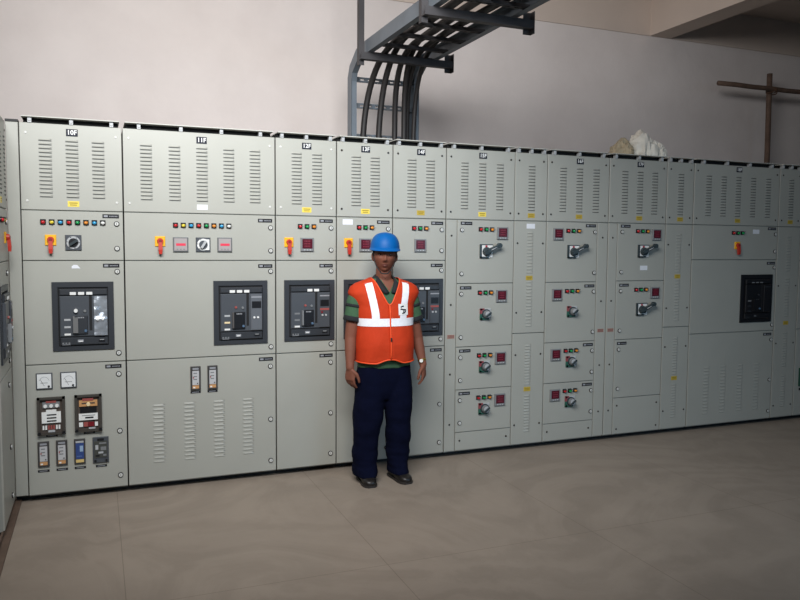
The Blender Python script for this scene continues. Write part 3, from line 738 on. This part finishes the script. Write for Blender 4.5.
# ------------------------------------------------------------------ sack on top of 17F
sk = thing('sack','crumpled white sack with a rolled beige end lying on top of cabinet 17F','sack',(4.565,.32,2.4905))
def crumple(cx, cy, sx, sy, sz, seed, m, name, nu=40, nv=24, amp=.35, prof=None):
    R = []
    for i in range(nv+1):
        ph = PI/2*(i/nv); row = []
        for j in range(nu):
            th = 2*PI*j/nu; dx, dy, dz = math.cos(ph)*math.cos(th), math.cos(ph)*math.sin(th), math.sin(ph)
            n = noise.noise(Vector((dx*1.6+seed,dy*1.6,dz*1.6)))*.7+.5*(1-2*abs(noise.noise(Vector((dx*3.2+seed,dy*3.2,dz*2.4+5)))))-.25
            k = 1+amp*n
            x = dx*k; z = max(0,dz*k)
            if prof: z *= prof(x)
            row.append((cx+x*sx,cy+dy*k*sy,z*sz+.001))
        R.append(row)
    b = MB(); b.rings(R,m,smooth=False); return b.obj(name,sk)
crumple(.02,-.01,.160,.17,.235,3.3,SACK,'sack_body',prof=lambda x: 1 if x < .3 else max(.25,1-.75*(x-.3)))
crumple(.13,-.09,.085,.08,.14,7.7,SACK,'loose_fold',amp=.45)
crumple(-.185,.0,.095,.14,.165,11.2,BUND,'rolled_end',amp=.3)

# ------------------------------------------------------------------ the man
HEAD_RZ = -.26
pr = thing('person','person in a blue hard hat, orange reflective vest and navy trousers standing before the cabinets','person',(1.870,-.330,FZ),-.06); pr.scale = (.98,)*3
def SM(a, b, t):
    t = max(0,min(1,(t-a)/(b-a))); return t*t*(3-2*t)
def interp(tab, z):
    if z <= tab[0][0]: return tab[0][1:]
    for p, q in zip(tab, tab[1:]):
        if z <= q[0]:
            t = (z-p[0])/(q[0]-p[0]); t = t*t*(3-2*t)*.5+t*.5
            return tuple(a+(b-a)*t for a, b in zip(p[1:], q[1:]))
    return tab[-1][1:]
def oval(cx, cy, z, a, bq, n=48, e=2.3):
    R = []
    for i in range(n):
        t = 2*PI*i/n; c, s = math.cos(t), math.sin(t)
        R.append((cx+a*math.copysign(abs(c)**(2/e),c), cy+bq*math.copysign(abs(s)**(2/e),s), z))
    return R
# torso section: z, half width, half depth, centre y
TOR = [(.80,.168,.112,.00),(.90,.170,.118,-.006),(1.00,.172,.122,-.010),(1.10,.180,.122,-.008),(1.20,.190,.122,.000),(1.30,.196,.116,.008),(1.36,.192,.106,.012),(1.40,.176,.094,.014),(1.43,.140,.082,.016),(1.455,.098,.072,.018),(1.475,.074,.066,.018),(1.50,.062,.062,.012)]
def tor(z, grow=0):
    a, d, c = interp(TOR, z); return a+grow, d+grow, c
# arms: list of (x,y,z,r)
ARM = {-1:[(-.165,.015,1.372,.056),(-.205,.012,1.30,.056),(-.226,.010,1.18,.050),(-.246,.006,1.05,.044),(-.254,-.016,.96,.040),(-.262,-.040,.872,.031),(-.264,-.048,.84,.030)],
        1:[(.165,.015,1.372,.056),(.200,.016,1.30,.056),(.226,.020,1.18,.049),(.260,.020,1.03,.043),(.272,.000,.95,.039),(.284,-.022,.868,.030),(.290,-.028,.838,.029)]}
LEG = {-1:[(-.090,.0,.84,.090),(-.104,.0,.70,.082),(-.122,-.004,.47,.060),(-.136,.012,.30,.052),(-.140,.024,.10,.040),(-.140,.030,.055,.040)],
        1:[(.090,.0,.84,.090),(.092,.0,.70,.080),(.102,-.006,.47,.058),(.104,.010,.30,.050),(.106,.024,.10,.040),(.106,.030,.055,.040)]}

def blobs(b, pts, m, n=14):
    """tapered limb with round joints, one closed piece per span"""
    for p in pts: b.ball(p[:3],p[3],m,14,9)
    for p, q in zip(pts, pts[1:]):
        b.cyl(p[:3],q[:3],p[3],q[3],m,n)
def remeshed(b, name, m, voxel, parent, smooth=3, fac=.5):
    me = b.mesh(name+'_src'); o = bpy.data.objects.new(name,me); COL.objects.link(o)
    bm = bmesh.new(); bm.from_mesh(me); bmesh.ops.recalc_face_normals(bm, faces=bm.faces); bm.to_mesh(me); bm.free()
    r = o.modifiers.new('r','REMESH'); r.mode = 'VOXEL'; r.voxel_size = voxel; r.use_smooth_shade = True
    s = o.modifiers.new('s','SMOOTH'); s.iterations = smooth; s.factor = fac
    dg = bpy.context.evaluated_depsgraph_get(); me2 = bpy.data.meshes.new_from_object(o.evaluated_get(dg))
    o.modifiers.clear(); o.data = me2; me2.name = name; bpy.data.meshes.remove(me)
    me2.materials.clear(); me2.materials.append(m)
    for p in me2.polygons: p.use_smooth = True
    if parent: o.parent = parent
    return o

# head as a shaped sphere
HC = Vector((-.002,-.012,1.628))
def head_pt(dx, dy, dz):
    """unit direction -> point, face towards -y"""
    x = dx*.083; y = dy*.096; z = dz*.124
    f = SM(.0,.75,-dy)
    if z < 0:
        k = SM(0,.124,-z); x *= 1-.22*k; y *= 1-.10*k if dy < 0 else 1-.38*k
    g = lambda cx, cz, sx, sz: math.exp(-((x-cx)/sx)**2-((z-cz)/sz)**2)
    o = 0
    o += .024*g(0,-.030,.0115,.013)+.013*g(0,-.008,.0085,.020)          # nose tip, bridge
    o += .007*(g(.013,-.034,.007,.008)+g(-.013,-.034,.007,.008))        # nostril wings
    o -= .010*(g(.031,.008,.016,.011)+g(-.031,.008,.016,.011))          # eye sockets
    o += .006*(g(.030,.026,.022,.008)+g(-.030,.026,.022,.008))          # brows
    o += .006*(g(.046,-.020,.020,.020)+g(-.046,-.020,.020,.020))        # cheeks
    o += .0075*g(0,-.060,.021,.006)+.008*g(0,-.072,.018,.006)-.004*g(0,-.0655,.022,.003)   # lips
    o += .010*g(0,-.104,.020,.014)-.003*g(0,-.086,.022,.006)            # chin
    y -= o*f
    return Vector((x,y,z))
def hrot(p):
    M = Matrix.Rotation(HEAD_RZ,3,'Z') @ Matrix.Rotation(.03,3,'Y')
    return M @ Vector(p)+HC
SURF = [head_pt(math.cos(ph)*math.cos(th),math.cos(ph)*math.sin(th),math.sin(ph)) for ph in [-1.5+3.0*i/89 for i in range(90)] for th in [-PI+PI*j/59 for j in range(60)]]
SURF = [p for p in SURF if p.y < 0]
def surf(x, z):
    """face surface point near given x,z (head coordinates)"""
    return min(SURF, key=lambda p: (p.x-x)**2+(p.z-z)**2)
b = MB()
R = []
for i in range(1,64):
    ph = -PI/2+PI*i/64
    R.append([hrot(head_pt(math.cos(ph)*math.cos(2*PI*j/96),math.cos(ph)*math.sin(2*PI*j/96),math.sin(ph))) for j in range(96)])
b.rings(R,SKIN)
for s in (-1,1):                                                        # ears
    c = hrot((s*.083,.010,-.008)); b.ball(c,.030,SKIN,14,10,(.38,.62,1.0))
    c = hrot((s*.080,.004,-.030)); b.ball(c,.014,SKIN,10,8,(.5,.8,1))
b.cyl((-.002,.018,1.42),(-.002,.004,1.57),.060,.054,SKIN,24)
b.ball((-.002,.018,1.42),.062,SKIN)
b.rings([oval(0,tor(z)[2],z,tor(z)[0]-.016,tor(z)[1]-.016) for z in [.80+.02*i for i in range(34)]],SKIN)
b.ball((0,0,.82),.14,SKIN,20,12,(1.05,.75,.8))
for s in (-1,1):
    blobs(b,ARM[s],SKIN); blobs(b,LEG[s],SKIN)
    fx = LEG[s][-1][0]
    blobs(b,[(fx,.050,.045,.030),(fx,-.04,.045,.030),(fx+.004,-.11,.040,.024)],SKIN)
# hands: palm, four fingers and thumb, relaxed curl
def hand(s, W, down, palm_n, fwd):
    """W wrist point; down = finger direction; fwd = thumb side; palm_n = palm normal (towards the thigh)"""
    W = Vector(W); dn = Vector(down).normalized(); pn = Vector(palm_n).normalized(); f = Vector(fwd).normalized()
    # palm block
    R = []
    for t, w, d in ((-.01,.026,.022),(.015,.032,.020),(.045,.041,.016),(.075,.043,.014),(.090,.040,.012)):
        c = W+dn*t+pn*(.004*t/.09); row = []
        for k in range(20):
            a = 2*PI*k/20; row.append(c+f*(w*math.copysign(abs(math.cos(a))**.8,math.cos(a)))+pn*(d*math.sin(a)))
        R.append(row)
    b.rings(R,SKIN)
    for k, (o, ln) in enumerate(((.031,.072),(.0105,.080),(-.0105,.075),(-.030,.060))):
        p = W+dn*.080+f*o+pn*.002; dirv = dn.copy(); rr = .0098-.0006*k
        pts = [(*p,rr+.0006)]
        for seg, bend in ((.46,.32+.06*k),(.31,.42+.05*k),(.23,.30)):
            dirv = (dirv*math.cos(bend)+pn*math.sin(bend)).normalized()
            # splay a little so the fingers stay apart
            p = p+(dirv+f*(o*1.5)).normalized()*ln*seg; rr *= .93
            pts.append((*p,rr))
        blobs(b,pts,SKIN,10)
    p = W+dn*.022+f*.026; pts = [(*p,.0145)]
    for v, ln, rr in (((.55,.62,.25),.038,.0125),((.85,.25,.30),.031,.0110),((.9,.02,.35),.024,.0095)):
        p = p+(dn*v[0]+f*v[1]+pn*v[2]).normalized()*ln; pts.append((*p,rr))
    blobs(b,pts,SKIN,10)
hand(-1,ARM[-1][-1][:3],(-.05,-.10,-1),(.75,.65,-.02),(.62,-.78,.0))
hand(1,ARM[1][-1][:3],(.12,-.08,-1),(-.80,.60,-.02),(-.60,-.80,.0))
body = remeshed(b,'body',SKIN,.0048,pr,2,.4)

# face details
def patch_on_face(name, cx, cz, w, h, m, out=.002, arch=0, cols=10, rows=4, pr_=body, taper=.4):
    q = MB(); G = []
    for i in range(rows+1):
        row = []
        for j in range(cols+1):
            u = -1+2*j/cols; v = -1+2*i/rows
            x = cx+u*w; z = cz+v*h*(1-taper*u*u)+arch*(1-u*u)
            p = surf(x,z); row.append(hrot(Vector((x,p.y-out*(1-.5*v*v),z))))
        G.append(row)
    q.grid(G,m); return q.obj(name,pr_)
for s in (-1,1):
    p = surf(s*.031,.007); e = MB(); c = Vector((s*.031,p.y+.0075,.007))
    R = []
    for i in range(1,10):
        ph = -PI/2+PI*i/10
        R.append([hrot(c+Vector((.0128*math.cos(ph)*math.cos(t),.0105*math.cos(ph)*math.sin(t),.0062*math.sin(ph)))) for t in [2*PI*j/16 for j in range(16)]])
    e.rings(R,EYEW)
    c2 = c+Vector((0,-.0092,0)); R = []
    for r, y in ((.0058,.001),(.0052,-.0012),(.002,-.0022),(.0003,-.0024)): R.append([hrot(c2+Vector((r*math.cos(t),y,r*.95*math.sin(t)))) for t in [2*PI*j/14 for j in range(14)]])
    e.rings(R,IRIS); e.obj('eye',body)
    patch_on_face('eyelid',s*.031,.0125,.0150,.0030,SKIN,.0045,.0022)
    patch_on_face('eyebrow',s*.031,.0245,.0190,.0034,HAIR,.003,.004)
patch_on_face('lips',0,-.0655,.0235,.0085,LIP,.0022,0,14,6,taper=.75)
# short hair showing under the hat
h = MB(); G = []
for i in range(9):
    z = -.050+.115*i/8; row = []
    for j in range(49):
        t = -.42+(PI+.84)*j/48                                           # round the back, temple to temple
        rr = math.sqrt(max(0,1-(z/.124)**2)); p = head_pt(rr*math.cos(t),rr*math.sin(t),z/.124)
        lowc = -.004 if (t < .28 or t > PI-.28) else -.052
        k = 1.05; zz = max(z,lowc)
        row.append(hrot(Vector((p.x*k,p.y*k+.001,zz))))
    G.append(row)
h.grid(G,HAIR); h.obj('hair',body)

# hard hat
hat = MB(); R = []
HZ = .050
for i in range(15):
    t = i/14; ph = t*PI/2
    row = []
    for j in range(64):
        a = 2*PI*j/64; x = .105*math.cos(ph)**.68*math.cos(a) if t < 1 else .0005*math.cos(a); y = .123*math.cos(ph)**.68*math.sin(a) if t < 1 else .0005*math.sin(a)
        z = HZ+.113*math.sin(ph)
        z += .003*math.exp(-(x/.022)**2)*SM(.25,.7,t) if t < .999 else .003
        row.append(hrot((x,y+.004,z)))
    R.append(row)
hat.rings(R,HELM,cap=False)
# brim: short all round, peaked in front
def brimrow(g, dz):
    row = []
    for j in range(64):
        a = 2*PI*j/64; fr = SM(.1,1,-math.sin(a)); e = .006+.024*fr
        row.append(hrot((( .105+e*g)*math.cos(a),(.123+e*g)*math.sin(a)+.004,HZ+dz-.010*fr*g)))
    return row
hat.rings([brimrow(0,.004),brimrow(.9,-.004),brimrow(1,-.007),brimrow(.9,-.010),brimrow(0,-.006)],HELM,cap=False)
hatr = hat.obj('hard_hat',pr)
hb_ = MB(); hb_.rings([[hrot((.096*math.cos(a),.113*math.sin(a)+.004,z)) for a in [2*PI*j/48 for j in range(48)]] for z in (.030,.054)],STRAP,cap=False); hb_.obj('head_band',hatr)
sb = MB()
for s in (-1,1):
    P = []
    for k in range(13):
        t = k/12; z = .034-.150*t; x = s*(.085-.040*t**1.6-.03*max(0,t-.8)*3)
        xx = min(abs(x),.081*math.sqrt(max(.02,1-(z/.128)**2))*(1-.19*SM(0,.124,-z))); p = surf(math.copysign(xx,x),z)
        yy_ = min(p.y,-.020-.055*SM(.2,1,t)) if t > .25 else -.018-.02*t
        P.append(hrot(Vector((x if t < .3 else math.copysign(xx,x),yy_-.004,z))))
    sb.tube(P,.0038,STRAP,8)
P = [hrot(Vector((.030*math.cos(PI*k/10),-.080-.004*math.sin(PI*k/10),-.116-.010*math.sin(PI*k/10)))) for k in range(11)]
sb.tube(P,.0045,STRAP,8); sb.obj('chin_strap',hatr)

# shirt: torso and short sleeves
b = MB()
b.rings([oval(0,tor(z)[2],z,tor(z)[0]+.004+(.020 if z < .92 else .020*(1-SM(.92,1.05,z))),tor(z)[1]+.006+.006*(1-SM(.9,1.0,z))) for z in [.832+.0155*i for i in range(42)]],SHIRT)
SLV = {}
for s in (-1,1):
    A = ARM[s]; d = (Vector(A[2][:3])-Vector(A[1][:3])).normalized()
    p0 = Vector(A[0][:3]); p1 = Vector(A[1][:3]); p2 = Vector(A[2][:3])+d*(.012 if s < 0 else .02)
    pts = [(p0.x-s*.03,p0.y,p0.z-.004,.058),(*p0,.064),(*(p0.lerp(p1,.5)+Vector((s*.004,0,.004))),.067),(*p1,.069),(*p1.lerp(p2,.5),.067)]
    blobs(b,pts,SHIRT,20); b.cyl(p1.lerp(p2,.5),p2,.067,.068,SHIRT,24)
    SLV[s] = (p1,p2)
shirt = remeshed(b,'shirt',SHIRT,.008,pr,3,.5)
for s in (-1,1):
    p1, p2 = SLV[s]; d = (p2-p1).normalized()
    c = MB(); c.tube([p2-d*.030,p2-d*.026,p2-d*.004,p2+d*.004],[.0685,.0715,.0725,.071],SHIRTD,24); c.obj('sleeve_cuff',shirt)
    c = MB(); q = p1.lerp(p2,.22); c.tube([q-d*.012,q-d*.009,q+d*.009,q+d*.012],[.066,.0715,.0712,.066],SHIRTD,24); c.obj('sleeve_band',shirt)
# the shirt is open at the throat
bm = bmesh.new(); bm.from_mesh(shirt.data)
kill = [f for f in bm.faces if (c := f.calc_center_median()).y < .02 and c.z > 1.375 and abs(c.x-.01) < (c.z-1.375)*.62+.002]
bmesh.ops.delete(bm, geom=kill, context='FACES'); bm.to_mesh(shirt.data); bm.free()
c = MB()
def chest(x, z, o):
    a, d, cy = tor(z,.010+o); e = 2.3; u = min(.995,abs(x)/a)
    return Vector((x,cy-d*(1-u**e)**(1/e),z))
for s in (-1,1):
    G = []
    for i in range(15):
        t = i/14
        if t < .45:
            q = t/.45; a = PI/2-q*PI*.72; x = s*math.cos(a); y = math.sin(a)
            ri = Vector((x*.066,.018+y*.068,1.500-.020*q)); ro = Vector((x*(.086+.012*q),.018+y*(.086+.006*q),1.462-.018*q))
        else:
            q = (t-.45)/.55
            ri = chest(s*(.050*(1-q)+.006)+.01*q,1.468-.100*q,.010); ro = chest(s*(.094*(1-q)+.036*q)+.01*q,1.430-.098*q+.03*q*q,.016)
        mid = (ri+ro)/2+Vector((0,-.004 if t > .3 else .002,.006))
        G.append([ri,mid,ro])
    c.grid(G,SHIRTD)
co_ = c.obj('collar',shirt); m_ = co_.modifiers.new('t','SOLIDIFY'); m_.thickness = .004
# skin shows in the open neck: a darker throat is simply the body behind the collar

# trousers
b = MB()
def legtab(s): return {-1:[(.84,-.088,.004,.100,.122),(.70,-.100,.004,.112,.120),(.60,-.106,.002,.112,.116),(.50,-.116,.000,.106,.110),(.36,-.128,-.002,.098,.100),(.20,-.138,.012,.088,.096),(.10,-.140,.006,.084,.104),(.050,-.140,.000,.082,.110)],
                       1:[(.84,.092,.004,.100,.122),(.70,.100,.004,.112,.120),(.60,.104,.002,.108,.114),(.50,.108,.000,.100,.108),(.36,.112,-.004,.090,.096),(.20,.112,.010,.083,.092),(.10,.110,.006,.080,.102),(.050,.110,.000,.078,.108)]}[s]
for s in (-1,1):
    T = sorted(legtab(s)); rows = []
    for i in range(54):
        z = .050+(.84-.050)*i/53; cx, cy, a, d = interp(T,z)
        wob = .005*math.sin(z*38+s)*SM(.5,.15,z)+.003*math.sin(z*21+2*s)
        rows.append([(p[0],p[1]-.018*SM(.16,.05,z)*SM(0,1,-math.sin(2*PI*k/32)),p[2]) for k, p in enumerate(oval(cx,cy,z,a+wob,d+wob*.7,32,2.2))])
    b.rings(rows,TROU)
b.rings([oval(0,.002,z,a,d,40,2.4) for z, a, d in ((.60,.07,.08),(.68,.16,.108),(.74,.184,.120),(.80,.190,.124),(.88,.186,.126))],TROU)
tr = remeshed(b,'trousers',TROU,.0075,pr,3,.5)
for v in tr.data.vertices:
    z = v.co.z; k = SM(.88,.6,z)
    n = noise.noise(Vector((v.co.x*9,v.co.y*9,z*13)))*.007+noise.noise(Vector((v.co.x*5+9,v.co.y*5,z*32)))*.006*(SM(.30,.05,z)+.35)
    v.co += v.normal*n*k
_w = ([oval(0,.002,z,a,d,48,2.4) for z, a, d in ((.842,.190,.131),(.845,.193,.134),(.878,.191,.133),(.880,.188,.130))],0)

# shoes
for s in (-1,1):
    fx = LEG[s][-1][0]; tilt = .10*s+.12
    sh = MB(); M = Matrix.Translation((fx,0,0)) @ Matrix.Rotation(tilt*.8,4,'Z')
    secs = [(.098,.022,.030,.060),(.085,.036,.010,.088),(.055,.041,.004,.098),(.02,.042,.004,.098),(-.02,.042,.004,.088),(-.06,.046,.004,.074),(-.10,.050,.004,.064),(-.135,.048,.004,.058),(-.160,.038,.006,.050),(-.176,.020,.012,.038)]
    R = []
    for (y, hw, zb, zt) in secs:
        row = []
        for k in range(24):
            a = 2*PI*k/24; cc, ss = math.cos(a), math.sin(a)
            x = hw*math.copysign(abs(cc)**.75,cc); z = (zb+zt)/2+(zt-zb)/2*math.copysign(abs(ss)**.8,ss)
            row.append(M @ Vector((x,y,max(z,.016))))
        R.append(row)
    sh.rings(R,SHOE)
    so = sh.obj('shoe',pr)
    sl = MB(); base = []
    outline = [(hw+.004,y) for (y,hw,_,_) in secs]
    pts = [(x,y) for x,y in outline]+[(-x,y) for x,y in outline[::-1]]
    sl.rings([[M @ Vector((x,y,.0012)) for x,y in pts],[M @ Vector((x,y,.018)) for x,y in pts]],SOLE,smooth=False); sl.obj('sole',so)
    lc = MB()
    for k in range(4): lc.tube([M @ Vector((x,-.045-.018*k,.0775-.0045*k-.018*abs(x/.026)**2)) for x in (-.026,-.013,0,.013,.026)],.0026,STRAP,6)
    lc.obj('lace',so)

# vest
VO = .020
def hem(x): return .872+.010*abs(x/.2)
def vest_pt(th, z, off=0):
    """th measured from the front (0) to the sides (+-pi/2) and back (pi)"""
    a, d, c = tor(z, VO+off)
    fl = 1-SM(.98,1.16,z); a += .020*fl; d += .018*fl
    a += .050*SM(1.27,1.38,z)*(1-SM(1.42,1.47,z))                         # wide shoulder edges
    t = -PI/2+th; cc, ss = math.cos(t), math.sin(t); e = 2.3
    x = a*math.copysign(abs(cc)**(2/e),cc); y = c+d*math.copysign(abs(ss)**(2/e),ss)
    w = .0035*math.sin(x*42+z*13)*SM(1.16,.98,z)
    return Vector((x,y+w*(1 if ss < 0 else .3),z))
ZTOP = 1.468
def th_for_x(x, z):
    lo, hi = 0, PI/2
    for _ in range(30):
        m = (lo+hi)/2
        if vest_pt(m,z).x < x: lo = m
        else: hi = m
    return lo
CXV = .012                                                                # the zip sits slightly off centre
def vedge(z): return .000 if z < 1.285 else .010+.088*((z-1.285)/(ZTOP-1.285))**.9
NZ = 46
vest = MB()
def front(s, off=0, m=VEST):
    G = []
    for i in range(NZ+1):
        q = i/NZ; row = []
        for j in range(25):
            u = j/24
            z0 = hem(.2*u)+(.030*(1-SM(0,.30,u)))
            z = z0+(ZTOP-z0)*q
            xe = vedge(z); th0 = th_for_x(max(.0005,xe),z)
            th = th0+(PI/2-th0)*u
            p = vest_pt(th,z,off); p.x = s*p.x
            row.append(p)
        G.append(row)
    return G
for s in (-1,1): vest.grid(front(s),VEST)
G = []
for i in range(NZ+1):
    q = i/NZ; row = []
    for j in range(49):
        th = PI/2+PI*j/48; z0 = hem(.2); z = z0+(ZTOP-z0)*q; row.append(vest_pt(th,z))
    G.append(row)
vest.grid(G,VEST)
vo = vest.obj('vest',pr); sm_ = vo.modifiers.new('t','SOLIDIFY'); sm_.thickness = .004; sm_.offset = 1
def piping(s):
    G = front(s,.005); P = [G[0][j] for j in range(24,-1,-1)]+[G[i][0] for i in range(1,NZ+1)]
    q = MB(); q.tube(P,.0048,PIPE,8); q.obj('piping',vo)
for s in (-1,1): piping(s)
zp = MB(); zp.tube([vest_pt(0,z,.007) for z in [.90+.04*i for i in range(10)]],.0045,PIPE,8); zp.obj('zip_placket',vo)
zt = MB(); p = vest_pt(0,1.045,.012); zt.box(p.x-.005,p.x+.005,p.y-.006,p.y,p.z-.014,p.z+.012,STRAP); zt.obj('zip_pull',vo)
# reflective tape: one band round the body, two braces over the shoulders
def band(z0, z1, t0, t1, name, n=60):
    q = MB(); G = []
    for i in range(5):
        G.append([vest_pt(t0+(t1-t0)*j/n,z0+(z1-z0)*i/4,.0062) for j in range(n+1)])
    q.grid(G,REFL); return q.obj(name,vo)
band(1.135,1.190,-PI,-.015,'reflective_band'); band(1.135,1.190,.015,PI,'reflective_band')
for s in (-1,1):
    q = MB(); G = []
    for i in range(31):
        z = 1.190+(1.452-1.190)*i/30; xc = .085+.035*SM(1.19,1.45,z)+(.012 if s > 0 else .014); row = []
        for j in range(7):
            x = xc-.0255+.051*j/6; th = th_for_x(x,z); p = vest_pt(th,z,.0058); p.x *= s; row.append(p)
        G.append(row)
    q.grid(G,REFL); q.obj('reflective_brace',vo)
# white badge with a dark round emblem
q = MB(); G = []
def bp(x, z, o): th = th_for_x(abs(x),z); p = vest_pt(th,z,o); return Vector((math.copysign(p.x,x),p.y,z))
for i in range(7): G.append([bp(.060+.072*j/8,1.212+.078*i/6,.0085) for j in range(9)])
q.grid(G,WHITE); bo = q.obj('badge',vo); bo['label'] = 'white badge with a dark broken ring emblem'
q = MB(); ec, ez = .092, 1.250
def stroke(pts, r): q.tube([bp(x,z,.0105) for x, z in pts],r,NAVY,6)
stroke([(ec+.021*math.cos(t),ez+.025*math.sin(t)) for t in [1.25+1.2*k/8 for k in range(9)]],.0036)
stroke([(ec+.021*math.cos(t),ez+.025*math.sin(t)) for t in [-1.9+1.9*k/10 for k in range(11)]],.0032)
stroke([(ec-.018,ez+.004),(ec-.008,ez+.004),(ec+.004,ez),(ec+.020,ez)],.0042)
stroke([(ec+.006,ez),(ec+.006,ez-.014),(ec+.004,ez-.024)],.0036)
q.obj('emblem',bo)
# wrist watch and ring
A = ARM[1]; p = Vector(A[5][:3]); d = (Vector(A[5][:3])-Vector(A[4][:3])).normalized()
q = MB(); q.tube([p-d*.010,p-d*.008,p+d*.008,p+d*.010],[.0285,.0315,.0310,.028],GOLD,24)
f_ = Vector((-.45,-.89,0)); cpt = p+f_*.030; q.cyl(cpt,cpt+f_*.008,.017,.016,GOLD,20); q.cyl(cpt+f_*.008,cpt+f_*.009,.013,.013,WHITE,20)
wo = q.obj('wrist_watch',pr)

# ------------------------------------------------------------------ light
def area(name, loc, target, sx, sy, power, col):
    l = bpy.data.lights.new(name,'AREA'); l.shape = 'RECTANGLE'; l.size = sx; l.size_y = sy; l.energy = power; l.color = col
    o = bpy.data.objects.new(name,l); COL.objects.link(o); o.location = loc
    o.rotation_euler = (Vector(target)-Vector(loc)).to_track_quat('-Z','Y').to_euler(); return o
area('daylight_left',(.26,-3.21,3.72),(1.64,.3,2.35),2.7,1.1,101,(.98,.995,1.0)).data.spread = math.radians(121)
area('daylight_right',(9.0,-5.5,3.6),(5.0,1.0,2.0),3.0,1.5,2.5,(.50,.74,1.0))
area('fill_front',(5.2,-6.8,2.6),(3.2,-.8,.1),2.2,1.2,15,(.45,.72,1.0)).data.spread = math.radians(84)  # added blue fill for floor and lower cabinets, no known opening there
w = bpy.data.worlds.new('world'); S.world = w; w.use_nodes = True
w.node_tree.nodes['Background'].inputs[0].default_value = (.60,.80,1.0,1); w.node_tree.nodes['Background'].inputs[1].default_value = .018
S.view_settings.view_transform = 'Standard'; S.view_settings.look = 'None'; S.view_settings.gamma = 1; S.view_settings.exposure = .3
S.view_settings.use_curve_mapping = False
